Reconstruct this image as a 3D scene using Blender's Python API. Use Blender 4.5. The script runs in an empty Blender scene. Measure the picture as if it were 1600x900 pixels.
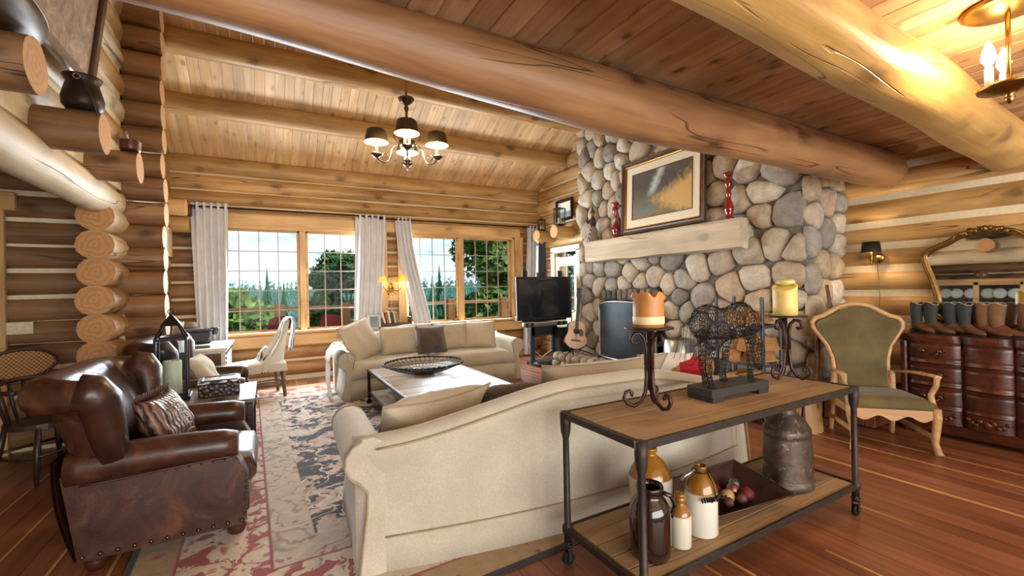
import bpy, bmesh, math, random
from mathutils import Vector, Matrix, noise

# ------------------------------------------------------------------ camera
scn = bpy.context.scene
col = scn.collection
F_PX, YAW, PITCH, ROLL, CAM_H = 681.9, 0.50994, 0.001987, -0.021767, 1.45
_f = Vector((math.sin(YAW) * math.cos(PITCH), math.cos(YAW) * math.cos(PITCH), math.sin(PITCH)))
_r0 = Vector((math.cos(YAW), -math.sin(YAW), 0))
_u0 = _r0.cross(_f)
_r = _r0 * math.cos(ROLL) + _u0 * math.sin(ROLL)
_u = -_r0 * math.sin(ROLL) + _u0 * math.cos(ROLL)
cam_d = bpy.data.cameras.new('camera')
cam = bpy.data.objects.new('camera', cam_d)
col.objects.link(cam)
cam.matrix_world = Matrix(((_r.x, _u.x, -_f.x, 0), (_r.y, _u.y, -_f.y, 0), (_r.z, _u.z, -_f.z, CAM_H), (0, 0, 0, 1)))
cam_d.sensor_width = 36
cam_d.lens = F_PX * 36 / 1600
cam_d.clip_start = 0.05
cam_d.clip_end = 3000
scn.camera = cam

# ------------------------------------------------------------------ view, world, sun, daylight
scn.view_settings.view_transform = 'Standard'
scn.view_settings.look = 'None'
scn.view_settings.gamma = 1
scn.view_settings.use_curve_mapping = False
scn.view_settings.exposure = EXPOSURE = 0.15
scn.cycles.use_denoising = True
scn.cycles.max_bounces = 7
scn.cycles.diffuse_bounces = 4
scn.cycles.glossy_bounces = 3
scn.cycles.use_adaptive_sampling = True
scn.cycles.adaptive_threshold = 0.03
scn.cycles.transparent_max_bounces = 24
scn.cycles.sample_clamp_indirect = 6

world = bpy.data.worlds.new('sky')
scn.world = world
world.use_nodes = True
wn = world.node_tree
bg = wn.nodes['Background']
sky = wn.nodes.new('ShaderNodeTexSky')
sky.sky_type = 'NISHITA'
sky.sun_disc = False
sky.sun_elevation = math.radians(50)
sky.sun_rotation = math.radians(110)
sky.air_density = 1.0
sky.dust_density = 2.5
sky.altitude = 600
wmix = wn.nodes.new('ShaderNodeMixRGB')          # thin bright summer haze over the blue
wmix.inputs[0].default_value = 0.55
wmix.inputs[2].default_value = (5.6, 6.6, 7.4, 1)
wn.links.new(sky.outputs[0], wmix.inputs[1])
wn.links.new(wmix.outputs[0], bg.inputs[0])
bg.inputs[1].default_value = 0.125

def lamp(name, kind, loc, energy, color=(1, 1, 1), parent=None, target=None, **kw):
    d = bpy.data.lights.new(name, kind)
    d.energy = energy
    d.color = color
    for k, v in kw.items():
        setattr(d, k, v)
    o = bpy.data.objects.new(name, d)
    col.objects.link(o)
    o.location = loc
    if target is not None:
        o.rotation_euler = (Vector(target) - Vector(loc)).to_track_quat('-Z', 'Y').to_euler()
    if parent:
        o.parent = parent
    return o

lamp('sun', 'SUN', (20, -20, 40), 3.2, (1, 0.95, 0.86), target=(20 - 0.55 * 10, -20 + 0.45 * 10, 40 - 10), angle=0.01)
# daylight through the two picture windows, plus an added fill light behind the camera
lamp('daylight_window_a', 'AREA', (0.45, 8.1, 1.65), 170, (0.86, 0.94, 1.0), target=(0.9, 0, 1.0), shape='RECTANGLE', size=2.0, size_y=1.7)
lamp('daylight_window_b', 'AREA', (3.4, 8.1, 1.65), 170, (0.86, 0.94, 1.0), target=(3.0, 0, 1.0), shape='RECTANGLE', size=2.2, size_y=1.7)
lamp('fill_behind_camera', 'AREA', (1.5, -3.4, 1.3), 350, (1.0, 0.95, 0.88), target=(1.9, 2.0, 2.5), shape='RECTANGLE', size=6.0, size_y=2.2)
# ------------------------------------------------------------------ helpers
RND = random.Random(11)
PI = math.pi

def C(h, k=1.0):
    o = []
    for i in (0, 2, 4):
        c = int(h[i:i + 2], 16) / 255
        c = c / 12.92 if c <= 0.04045 else ((c + 0.055) / 1.055) ** 2.4
        o.append(min(1, c * k))
    return (o[0], o[1], o[2], 1)

class MB:
    """collects shapes, build() links them as one mesh object"""
    def __init__(s):
        s.v, s.f, s.m, s.s = [], [], [], []
    def add(s, vs, fs, mi=0, smooth=True, M=None):
        o = len(s.v)
        if M is not None:
            vs = [M @ Vector(v) for v in vs]
        s.v += [tuple(v) for v in vs]
        for f in fs:
            s.f.append([o + i for i in f]); s.m.append(mi); s.s.append(smooth)
        return s
    def box(s, c, d, mi=0, M=None, b=0):
        hx, hy, hz = d[0] / 2, d[1] / 2, d[2] / 2
        b = min(b, hx * .9, hy * .9, hz * .9)
        cx, cy, cz = c
        if b <= 0:
            vs = [(cx + x * hx, cy + y * hy, cz + z * hz) for x in (-1, 1) for y in (-1, 1) for z in (-1, 1)]
            fs = [(0, 1, 3, 2), (4, 6, 7, 5), (0, 4, 5, 1), (2, 3, 7, 6), (0, 2, 6, 4), (1, 5, 7, 3)]
            return s.add(vs, fs, mi, False, M)
        vs, idx = [], {}
        H = (hx, hy, hz)
        for x in (-1, 1):
            for y in (-1, 1):
                for z in (-1, 1):
                    for a in range(3):
                        p = [x * (hx - b), y * (hy - b), z * (hz - b)]
                        p[a] = (x, y, z)[a] * H[a]
                        idx[(x, y, z, a)] = len(vs)
                        vs.append((cx + p[0], cy + p[1], cz + p[2]))
        fs = []
        sg = (-1, 1)
        for a in range(3):
            o = [i for i in range(3) if i != a]
            for t in sg:
                q = []
                for (m, n) in ((-1, -1), (1, -1), (1, 1), (-1, 1)):
                    k = [0, 0, 0]; k[a] = t; k[o[0]] = m; k[o[1]] = n
                    q.append(idx[(*k, a)])
                fs.append(q if (t == 1) ^ (a == 1) else q[::-1])
            for m in sg:
                for n in sg:
                    k1 = [0, 0, 0]; k1[o[0]] = m; k1[o[1]] = n; k2 = k1[:]
                    k1[a] = -1; k2[a] = 1
                    fs.append([idx[(*k1, o[0])], idx[(*k2, o[0])], idx[(*k2, o[1])], idx[(*k1, o[1])]])
        for x in sg:
            for y in sg:
                for z in sg:
                    fs.append([idx[(x, y, z, 0)], idx[(x, y, z, 1)], idx[(x, y, z, 2)]])
        return s.add(vs, fs, mi, False, M)
    def rings(s, rings, closed=True, cap=(True, True), mi=0, smooth=True, M=None, loop=False, cmi=None):
        n = len(rings[0]); vs = [p for r in rings for p in r]; fs = []
        K = len(rings)
        for i in range(K if loop else K - 1):
            a, b_ = i * n, ((i + 1) % K) * n
            for j in range(n if closed else n - 1):
                k = (j + 1) % n
                fs.append((a + j, a + k, b_ + k, b_ + j))
        s.add(vs, fs, mi, smooth, M)
        if closed and not loop:
            c = mi if cmi is None else cmi
            if cap[0]: s.add(rings[0], [list(range(n))[::-1]], c, False, M)
            if cap[1]: s.add(rings[-1], [list(range(n))], c, False, M)
        return s
    def tube(s, path, r, n=8, mi=0, M=None, loop=False, cap=True, sq=1.0):
        P = [Vector(p) for p in path]; K = len(P)
        rr = r if isinstance(r, (list, tuple)) else [r] * K
        rings = []; up = None
        for i in range(K):
            if loop: t = P[(i + 1) % K] - P[i - 1]
            else: t = P[min(i + 1, K - 1)] - P[max(i - 1, 0)]
            t = t.normalized() if t.length > 1e-9 else Vector((0, 0, 1))
            if up is None:
                up = Vector((0, 0, 1)) if abs(t.z) < .9 else Vector((1, 0, 0))
            up = (up - t * up.dot(t))
            up = up.normalized() if up.length > 1e-6 else t.orthogonal().normalized()
            sd = t.cross(up)
            rings.append([P[i] + (sd * math.cos(2 * PI * j / n) + up * math.sin(2 * PI * j / n) * sq) * rr[i] for j in range(n)])
        return s.rings(rings, True, (cap, cap), mi, True, M, loop)
    def lathe(s, prof, n=24, c=(0, 0, 0), mi=0, M=None, cap=(True, True), ell=1.0):
        rings = [[(c[0] + r * math.cos(2 * PI * j / n), c[1] + r * ell * math.sin(2 * PI * j / n), c[2] + z) for j in range(n)] for r, z in prof]
        return s.rings(rings, True, cap, mi, True, M)
    def ball(s, c, r, n=12, mi=0, M=None, jig=0, seed=0):
        rx, ry, rz = r if isinstance(r, (list, tuple)) else (r, r, r)
        m = max(4, n // 2); rings = []
        for i in range(m + 1):
            a = PI * (i + .02 if i == 0 else i - .02 if i == m else i) / m
            ring = []
            for j in range(n):
                d = Vector((math.sin(a) * math.cos(2 * PI * j / n), math.sin(a) * math.sin(2 * PI * j / n), -math.cos(a)))
                q = 1 + (jig * noise.noise(d * 1.6 + Vector((seed * 3.1, seed, -seed))) if jig else 0)
                ring.append((c[0] + rx * d.x * q, c[1] + ry * d.y * q, c[2] + rz * d.z * q))
            rings.append(ring)
        return s.rings(rings, True, (True, True), mi, True, M)
    def grid(s, fn, nu, nv, mi=0, M=None, flip=False, smooth=True):
        vs = [fn(i / nu, j / nv) for i in range(nu + 1) for j in range(nv + 1)]
        fs = []
        for i in range(nu):
            for j in range(nv):
                q = (i * (nv + 1) + j, (i + 1) * (nv + 1) + j, (i + 1) * (nv + 1) + j + 1, i * (nv + 1) + j + 1)
                fs.append(q[::-1] if flip else q)
        return s.add(vs, fs, mi, smooth, M)
    def prism(s, poly, t, mi=0, M=None, smooth=False, plane='xz', off=0):
        """polygon in plane extruded by t, centred on off"""
        def p3(a, b_, c):
            return {'xz': (a, c, b_), 'xy': (a, b_, c), 'yz': (c, a, b_)}[plane]
        r0 = [p3(a, b_, off - t / 2) for a, b_ in poly]; r1 = [p3(a, b_, off + t / 2) for a, b_ in poly]
        return s.rings([r0, r1], True, (True, True), mi, smooth, M)
    def mesh(s, name, mats, recalc=True, sharp=None):
        me = bpy.data.meshes.new(name)
        me.from_pydata(s.v, [], s.f)
        for m in (mats if isinstance(mats, (list, tuple)) else [mats]):
            me.materials.append(m)
        me.polygons.foreach_set('material_index', s.m)
        me.polygons.foreach_set('use_smooth', s.s)
        if recalc and len(s.f) < 60000:
            bm = bmesh.new(); bm.from_mesh(me)
            bmesh.ops.remove_doubles(bm, verts=bm.verts, dist=1e-6)
            bmesh.ops.recalc_face_normals(bm, faces=bm.faces)
            bm.to_mesh(me); bm.free()
        me.update()
        return me
    def build(s, name, mats, parent=None, loc=(0, 0, 0), rot=(0, 0, 0), recalc=True, label=None, kind=None):
        return link(name, s.mesh(name, mats, recalc), parent, loc, rot, label, kind)

def link(name, me, parent=None, loc=(0, 0, 0), rot=(0, 0, 0), label=None, kind=None):
    o = bpy.data.objects.new(name, me)
    col.objects.link(o)
    o.location = loc; o.rotation_euler = rot
    if parent is not None: o.parent = parent
    if label: o['label'] = label
    if kind: o['kind'] = kind
    return o

def tag(o, label, cat, group=None):
    o['label'] = label; o['category'] = cat
    if group: o['group'] = group
    return o

def thing(name, label, cat, loc=(0, 0, 0), rz=0, group=None):
    o = bpy.data.objects.new(name, None)
    o.empty_display_size = .1
    col.objects.link(o)
    o.location = loc; o.rotation_euler = (0, 0, rz)
    return tag(o, label, cat, group)

def struct(name, loc=(0, 0, 0)):
    o = bpy.data.objects.new(name, None)
    o.empty_display_size = .1
    col.objects.link(o); o.location = loc
    o['kind'] = 'structure'
    return o

def dup(o, parent=None, loc=None, rz=None, label=None):
    c = o.copy(); col.objects.link(c)
    c.parent = parent
    if loc is not None: c.location = loc
    if rz is not None: c.rotation_euler = (0, 0, rz)
    if label: c['label'] = label
    for ch in o.children: dup(ch, c)
    return c

def T(x, y, z): return Matrix.Translation((x, y, z))
def RZ(a): return Matrix.Rotation(a, 4, 'Z')
def RX(a): return Matrix.Rotation(a, 4, 'X')
def RY(a): return Matrix.Rotation(a, 4, 'Y')
def lerp(a, b, t): return a + (b - a) * t
def sst(t):
    t = max(0, min(1, t)); return t * t * (3 - 2 * t)
def n3(x, y, z): return noise.noise(Vector((x, y, z)))
def arc(cx, cz, r, a0, a1, n): return [(cx + r * math.cos(a0 + (a1 - a0) * i / n), cz + r * math.sin(a0 + (a1 - a0) * i / n)) for i in range(n + 1)]

# ------------------------------------------------------------------ materials
class NT:
    def __init__(s, name):
        s.mat = bpy.data.materials.new(name); s.mat.use_nodes = True
        s.t = s.mat.node_tree; s.b = s.t.nodes['Principled BSDF']
    def n(s, ty, **kw):
        x = s.t.nodes.new('ShaderNode' + ty)
        for k, v in kw.items():
            if k[0] == '_': setattr(x, k[1:], v)
            else: s.set(x, k, v)
        return x
    def set(s, x, k, v):
        k = int(k[1:]) if k[0] == 'i' and k[1:].isdigit() else k.replace('_', ' ')
        i = x.inputs[k]
        if hasattr(v, 'is_output'): s.t.links.new(v, i)
        elif hasattr(v, 'outputs'): s.t.links.new(v.outputs[0], i)
        else: i.default_value = v
    def ramp(s, fac, stops):
        x = s.n('ValToRGB', Fac=fac); e = x.color_ramp.elements
        while len(e) < len(stops): e.new(.5)
        for a, (p, c) in zip(e, stops):
            a.position = p; a.color = c if hasattr(c, '__len__') else (c, c, c, 1)
        return x.outputs[0]
    def math(s, op, a, b=0.0, c=None):
        x = s.n('Math', _operation=op, i0=a, i1=b)
        if c is not None: s.set(x, 'i2', c)
        return x.outputs[0]
    def mix(s, f, a, b, mode='MIX'):
        return s.n('MixRGB', _blend_type=mode, Fac=f, Color1=a, Color2=b).outputs[0]
    def coord(s, scale=(1, 1, 1), rnd=True, loc=(0, 0, 0)):
        tc = s.n('TexCoord').outputs['Object']
        if rnd:
            oi = s.n('ObjectInfo').outputs['Random']
            v = s.n('VectorMath', _operation='SCALE', i0=(37., 23., 51.)); s.set(v, 'Scale', oi)
            tc = s.n('VectorMath', _operation='ADD', i0=tc, i1=v.outputs[0]).outputs[0]
        return s.n('Mapping', Vector=tc, Scale=scale, Location=loc).outputs[0]
    def noise(s, vec, scale=1., detail=3., rough=.55, dist=0.):
        return s.n('TexNoise', Vector=vec, Scale=scale, Detail=detail, Roughness=rough, Distortion=dist).outputs[0]
    def rnd(s): return s.n('ObjectInfo').outputs['Random']
    def out(s, color=None, rough=None, metal=None, bump=None, bstr=.3, bdist=.01, **kw):
        if color is not None: s.set(s.b, 'Base Color', color)
        if rough is not None: s.set(s.b, 'Roughness', rough)
        if metal is not None: s.set(s.b, 'Metallic', metal)
        for k, v in kw.items(): s.set(s.b, k, v)
        if bump is not None:
            s.set(s.b, 'Normal', s.n('Bump', Strength=bstr, Distance=bdist, Height=bump).outputs[0])
        return s.mat

def plain(name, c, rough=.5, metal=0., var=.18, sc=18., bstr=.12, **kw):
    t = NT(name); v = t.coord()
    n = t.noise(v, sc, 4)
    c2 = tuple(x * (1 - var) for x in c[:3]) + (1,)
    return t.out(t.ramp(n, [(.3, c2), (.7, c)]), rough, metal, n, bstr, .004, **kw)

def wood(name, c1, c2, along=.8, across=9., knots=.0, cracks=0., rough=.5, bump=.25, var=.2, kd=None, ks=3.6):
    """grain runs along local X"""
    t = NT(name)
    v = t.coord((along, across, across))
    g = t.noise(v, 1., 4, .6, .8)
    g2 = t.noise(t.coord((along * 2.5, across * 6, across * 6)), 1., 3, .6)
    k = t.mix(.35, t.ramp(g, [(.34, 0.), (.64, 1.)]), t.ramp(g2, [(.3, 0.), (.7, 1.)]))
    c = t.mix(k, c1, c2)
    lo = t.noise(t.coord((.9, 1.7, 1.7)), 1., 2)
    c = t.mix(1., c, t.ramp(lo, [(.25, (.66, .63, .60, 1)), (.72, (1.12, 1.12, 1.12, 1))]), 'MULTIPLY')
    r = t.rnd()
    c = t.mix(1., c, t.ramp(r, [(0., (1 - var, 1 - var * 1.15, 1 - var * 1.3, 1)), (1., (1 + var * .5,) * 3 + (1,))]), 'MULTIPLY')
    dark = kd or tuple(x * .22 for x in c1[:3]) + (1,)
    h = k
    if knots:
        vk = t.coord((ks * .62, ks, ks))
        vk = t.n('VectorMath', _operation='ADD', i0=vk, i1=t.n('VectorMath', _operation='SCALE', i0=t.n('TexNoise', Vector=vk, Scale=3.).outputs[1], Scale=.35).outputs[0]).outputs[0]
        d = t.n('TexVoronoi', Vector=vk, Scale=1.).outputs[0]
        c = t.mix(t.math('MULTIPLY', t.ramp(d, [(.10, 1.), (.23, 0.)]), knots), c, dark)
        c = t.mix(t.math('MULTIPLY', t.ramp(d, [(.2, 1.), (.42, 0.)]), knots * .4), c, tuple(x * .6 for x in c1[:3]) + (1,))
    if cracks:
        cn = t.noise(t.coord((.38, 5.5, 5.5)), 1., 2, .5)
        a = t.math('ABSOLUTE', t.math('SUBTRACT', cn, .5))
        m = t.ramp(t.noise(t.coord((.8, 2., 2.)), 1., 1), [(.5, 0.), (.56, 1.)])
        cr = t.math('MULTIPLY', t.ramp(a, [(.002, 1.), (.007, 0.)]), m)
        c = t.mix(t.math('MULTIPLY', cr, cracks), c, tuple(x * .12 for x in c1[:3]) + (1,))
        h = t.math('SUBTRACT', h, t.math('MULTIPLY', cr, 3.))
    return t.out(c, rough, 0., h, bump, .006)

def fabric(name, c, c2=None, sc=340., rough=.9, sheen=.25, bstr=.25, var=.12):
    t = NT(name); v = t.coord((1, 1, 1))
    c2 = c2 or tuple(x * (1 - var) for x in c[:3]) + (1,)
    w = t.noise(t.coord((sc, sc * .35, sc)), 1., 2); w2 = t.noise(t.coord((sc * .35, sc, sc * .35)), 1., 2)
    ww = t.math('ADD', w, w2)
    big = t.noise(v, 5., 4)
    cc = t.mix(t.ramp(t.math('MULTIPLY', ww, .5), [(.38, 0.), (.62, 1.)]), c2, c)
    cc = t.mix(1., cc, t.ramp(big, [(.3, (.9, .89, .88, 1)), (.7, (1.05, 1.05, 1.05, 1))]), 'MULTIPLY')
    h = t.math('ADD', t.math('MULTIPLY', ww, .25), t.math('MULTIPLY', t.noise(v, 9., 5), 1.2))
    return t.out(cc, rough, 0., h, bstr, .006, Sheen_Weight=sheen)

def glow(name, c, strength):
    t = NT(name)
    return t.out(c, .5, 0., Emission_Color=c, Emission_Strength=strength)

def clear_glass(name, tint=(1, 1, 1, 1), refl=1.0, rough=.0):
    t = NT(name)
    tr = t.n('BsdfTransparent', Color=tint); gl = t.n('BsdfGlossy', Roughness=rough)
    fc = t.n('LayerWeight', Blend=.5).outputs['Facing']
    fr = t.math('ADD', .03, t.math('MULTIPLY', t.math('POWER', fc, 4.), .6))
    mx = t.n('MixShader', Fac=t.math('MULTIPLY', fr, refl)); t.set(mx, 'i1', tr.outputs[0]); t.set(mx, 'i2', gl.outputs[0])
    t.t.links.new(mx.outputs[0], t.t.nodes['Material Output'].inputs[0])
    return t.mat

M_LOG = wood('log_wood', C('94683f'), C('c79c6a'), .7, 5., .85, .8, .45, .35, .2)
M_LOG_DARK = wood('log_wood_brown', C('7b5637'), C('a9835d'), .7, 5., .9, .8, .5, .35, .18)
M_LOG_PALE = wood('log_wood_peeled', C('c4a880'), C('e6d4b4'), .7, 4., .5, .8, .55, .35, .08)
M_LOG_GOLD = wood('log_wood_golden', C('ac8048'), C('d9b47c'), .7, 5., .8, .9, .4, .35, .15)
M_END = (lambda t: t.out(t.mix(t.ramp(t.n('TexWave', _wave_type='RINGS', _rings_direction='X', Vector=t.coord((1, 1, 1), False), Scale=7., Distortion=7., Detail=4., Detail_Scale=1.8).outputs[1], [(.0, .3), (1., .62)]), C('a06e3e'), C('cfa06c')), .7, 0., t.noise(t.coord(), 20., 4), .3))(NT('log_end_grain'))
M_CHINK = plain('chinking', C('e2d3b4'), .9, 0, .12, 30., .3)
M_BEAM = wood('beam_wood', C('8c5f3c'), C('bd8d60'), .55, 4., 1., .8, .45, .45, .05, None, 3.)
M_BEAM2 = wood('beam_wood_hewn', C('ab7f44'), C('d9b06c'), .55, 3.5, .9, .8, .45, .6, .05, None, 3.)
M_CEIL = wood('ceiling_boards', C('c1956a'), C('e6c09a'), .6, 7., .9, 0, .4, .15, .2, C('3a1c0c'), 7.)
M_CEILV = wood('vault_boards', C('d8ab74'), C('f3d6a8'), .6, 7., .5, 0, .45, .12, .10, C('8a5426'), 7.5)
M_FLOOR = wood('floor_fir', C('76442e'), C('a36a4b'), .5, 12., .12, 0, .36, .06, .3)
M_FLOORL = wood('floor_fir_sapwood', C('b98048'), C('d8a868'), .5, 12., 0, 0, .28, .06, .1)
M_TRIM = wood('trim_pine', C('cc9c60'), C('e9c690'), .7, 8., .5, 0, .42, .12, .08)
M_BLACK = plain('black_iron', C('2a2725'), .5, .7, .3, 40.)
M_IRON = plain('dark_iron', C('473f3b'), .55, .7, .35, 30.)
M_RUST = plain('brown_iron', C('4a342c'), .45, .6, .3, 30.)
M_BRASS = plain('antique_brass', C('a8854a'), .3, 1., .3, 20.)
M_PEWTER = plain('pewter', C('75685a'), .28, 1., .35, 20.)
M_BULB = glow('bulb', (1, .82, .5, 1), 30.)
M_BULBSOFT = glow('bulb_soft', (1, .8, .5, 1), 14.)
M_WINGLASS = clear_glass('window_glass', (.97, .99, .99, 1), .12)
M_GLASS = clear_glass('thin_glass', (.93, .96, .97, 1), 1.)
M_WHITE = plain('white_paint', C('ecebe7'), .5, 0, .06, 10.)
M_DARKPL = plain('black_plastic', C('1c1d20'), .35, 0, .1, 30.)
M_GREYPL = plain('grey_plastic', C('4a5058'), .4, .2, .1, 30.)
M_SILVER = plain('silver_metal', C('a9acae'), .35, .8, .12, 30.)
# ------------------------------------------------------------------ the log house shell
def log(p0, p1, r, r1=None, parent=None, mat=None, n=14, name='log', wob=.035, caps=True, rounded=0, seg=.45, rf=None, of=None):
    p0, p1 = Vector(p0), Vector(p1); d = p1 - p0; L = d.length; r1 = r1 or r
    K = max(3, int(L / seg)); sd = RND.random() * 90; rings = []
    for i in range(K + 1):
        t = i / K; x = L * t
        rr = rf(t) if rf else lerp(r, r1, t)
        cy_, cz_ = of(t) if of else (0, 0)
        if rounded and L - x < rounded:
            rr *= math.sqrt(max(.12, 1 - ((rounded - (L - x)) / rounded) ** 2 * .75))
        oy, oz = cy_ + .25 * wob * n3(x * .7, sd, 0), cz_ + .25 * wob * n3(x * .7, sd, 7)
        rings.append([(x, oy + rr * (1 + wob * 1.4 * n3(x * .9, math.cos(a) * 1.3 + sd, math.sin(a) * 1.3)) * math.cos(a),
                       oz + rr * (1 + wob * 1.4 * n3(x * .9, math.cos(a) * 1.3 + sd, math.sin(a) * 1.3)) * math.sin(a))
                      for a in (2 * PI * j / n for j in range(n))])
    mb = MB().rings(rings, True, (caps, caps), 0, True, None, False, 1)
    o = mb.build(name, [mat or M_LOG, M_END], parent, p0, recalc=False)
    o.rotation_euler = d.to_track_quat('X', 'Z').to_euler()
    return o

def slab(name, lo, hi, mat, parent=None, kind='structure'):
    c = [(a + b) / 2 for a, b in zip(lo, hi)]; d = [b - a for a, b in zip(lo, hi)]
    o = MB().box((0, 0, 0), d).build(name, mat, parent, c)
    if parent is None: o['kind'] = kind
    return o

def rel(root, o):
    """keep a world-placed object in place while making it a child of root"""
    o.parent = root; o.location = Vector(o.location) - Vector(root.location)
    return o

ROOF0, ROOFT, YW = 3.6, .477, 8.25
def roof_z(y): return ROOF0 + ROOFT * (YW - y)

# floor: fir boards running towards the window wall
floor = slab('floor', (-3.4, -3.5, -.08), (6.3, 8.6, -.022), plain('subfloor', C('3a2015'), .8))
W = .142; x = -3.3; k = 0
plank_cache = {}
while x < 5.95:
    y = .35 - RND.random() * .6
    while y < 8.35:
        L = RND.choice((1.8, 2.4, 3.0, 3.6)); e = min(y + L, 8.4)
        key = round((e - y) * 20) / 20
        if key not in plank_cache:
            plank_cache[key] = MB().box((key / 2, 0, -.011), (key - .003, W - .0025, .022), 0, None, .0015).mesh('plank', M_FLOOR)
        o = link('plank', plank_cache[key], None, (x + W / 2, y, RND.uniform(-.0005, .0005)), (0, 0, PI / 2))
        rel(floor, o)
        if RND.random() < .10:
            lk = ('light', key)
            if lk not in plank_cache:
                plank_cache[lk] = MB().box((key / 2, 0, .0002), (key - .01, .017, .0026)).mesh('sapwood_streak', M_FLOORL)
            rel(floor, link('sapwood_streak', plank_cache[lk], None, (x + W - .012, y, .0), (0, 0, PI / 2)))
        y = e
        if y >= 8.3: break
    x += W

for sx, y0, y1, sw in ((3.975, .3, 2.25, .03), (4.525, .3, 2.3, .016), (2.605, .3, 1.25, .018), (3.31, 1.12, 1.42, .028), (4.81, .3, 2.0, .012), (2.2, .4, 1.0, .02)):
    rel(floor, MB().box(((y1 - y0) / 2, 0, .0002), (y1 - y0, sw, .0028)).build('sapwood_streak', M_FLOORL, None, (sx, y0, 0), (0, 0, PI / 2)))

# flat ceiling of boards over the near part of the room
ceiling = slab('ceiling', (-3.4, -3.5, 2.815), (6.3, 2.2, 2.95), M_CHINK)
cb = MB().box((2.85, 0, .0), (5.7, .139, .03), 0, None, .006).mesh('ceiling_board', M_CEIL)
x = -3.3
while x < 6.2:
    rel(ceiling, link('ceiling_board', cb, None, (x, -3.5, 2.79 + RND.uniform(-.002, .002)), (0, 0, PI / 2)))
    x += .1415
# vaulted ceiling: boards down the slope
vault = slab('ceiling_vault', (-1.5, 1.9, 6.9), (6.2, 8.7, 7.0), M_CHINK)
pl = math.atan(ROOFT); LS = 6.7 / math.cos(pl)
vb = MB().box((LS / 2, 0, .012), (LS, .1185, .024), 0, None, .005).mesh('ceiling_board', M_CEILV)
x = -1.5
while x < 5.8:
    o = link('ceiling_board', vb, None, (x, 8.6, roof_z(8.6)))
    o.rotation_euler = Vector((0, -math.cos(pl), math.sin(pl))).to_track_quat('X', 'Z').to_euler()
    rel(vault, o); x += .121
wl = slab('wall_loft', (-1.5, 1.9, 2.82), (6.2, 2.02, 6.95), M_CEILV)

# purlins and beams
for i, (y, rr, lab) in enumerate(((6.35, .155, 'upper log purlin crossing the vaulted board ceiling'), (7.22, .15, 'lower log purlin with dark knots crossing the vaulted ceiling near the window wall'))):
    tag(log((-1.5, y, roof_z(y) - .06), (5.4, y, roof_z(y) - .06), rr, rr * 1.02, None, M_LOG_GOLD, 18, 'log_purlin', .05, True, 0, .25), lab, 'beam')
def b1r(t): return lerp(.115, .185, sst((t * 7.7 - .9) / 3.2))
tag(log((-1.9, 2.06, 2.772), (5.8, 2.06, 2.785), .19, .18, None, M_BEAM, 24, 'log_beam', .07, True, .22, .12, b1r, lambda t: (0, -b1r(t))), 'massive brown log beam between the flat ceiling and the vault', 'beam')
tag(log((-1.2, .86, 2.61), (5.9, 1.23, 2.60), .13, .19, None, M_BEAM2, 24, 'log_beam', .09, True, .1, .12, lambda t: lerp(.125, .19, t ** .8)), 'golden hewn log beam across the flat ceiling at upper right', 'beam')

# --- window wall
YC = 8.31
wall_back = struct('wall_back')
wb = MB()
wb.box((2.0, YC + .06, 3.25), (7.0, .24, 1.05)); wb.box((2.0, YC + .06, .36), (7.0, .24, .8))
wb.box((-1.2, YC + .06, 1.6), (.6, .24, 2.2)); wb.box((2.0, YC + .06, 1.6), (.36, .24, 2.2)); wb.box((5.1, YC + .06, 1.6), (.6, .24, 2.2))
wb.build('chinking', M_CHINK, wall_back)
for z, rr in ((3.49, .155), (3.215, .132), (2.975, .125), (2.76, .11)):
    log((-1.7, YC, z), (5.75, YC, z + .02), rr, rr * .96, wall_back, M_LOG_GOLD)
for z, rr in ((.47, .135), (.2, .135)):
    log((-1.7, YC, z), (5.75, YC, z), rr, rr, wall_back, M_LOG)
MID = [.74 + .262 * i for i in range(8)]
for z in MID:
    log((-1.7, YC, z), (-.86, YC, z), .128, .128, wall_back, M_LOG_DARK)
    log((1.8, YC, z), (2.22, YC, z), .128, .128, wall_back, M_LOG)
    log((4.82, YC, z), (5.7, YC, z), .128, .128, wall_back, M_LOG)
header = MB().box((0, 0, 0), (5.55, .05, .19), 0, None, .006).build('trim_1', M_TRIM, None, (2.0, 8.15, 2.64)); header['kind'] = 'structure'
sillb = MB().box((0, 0, 0), (5.75, .12, .2), 0, None, .02).build('trim_2', M_TRIM, None, (1.95, 8.16, .68)); sillb['kind'] = 'structure'

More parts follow.
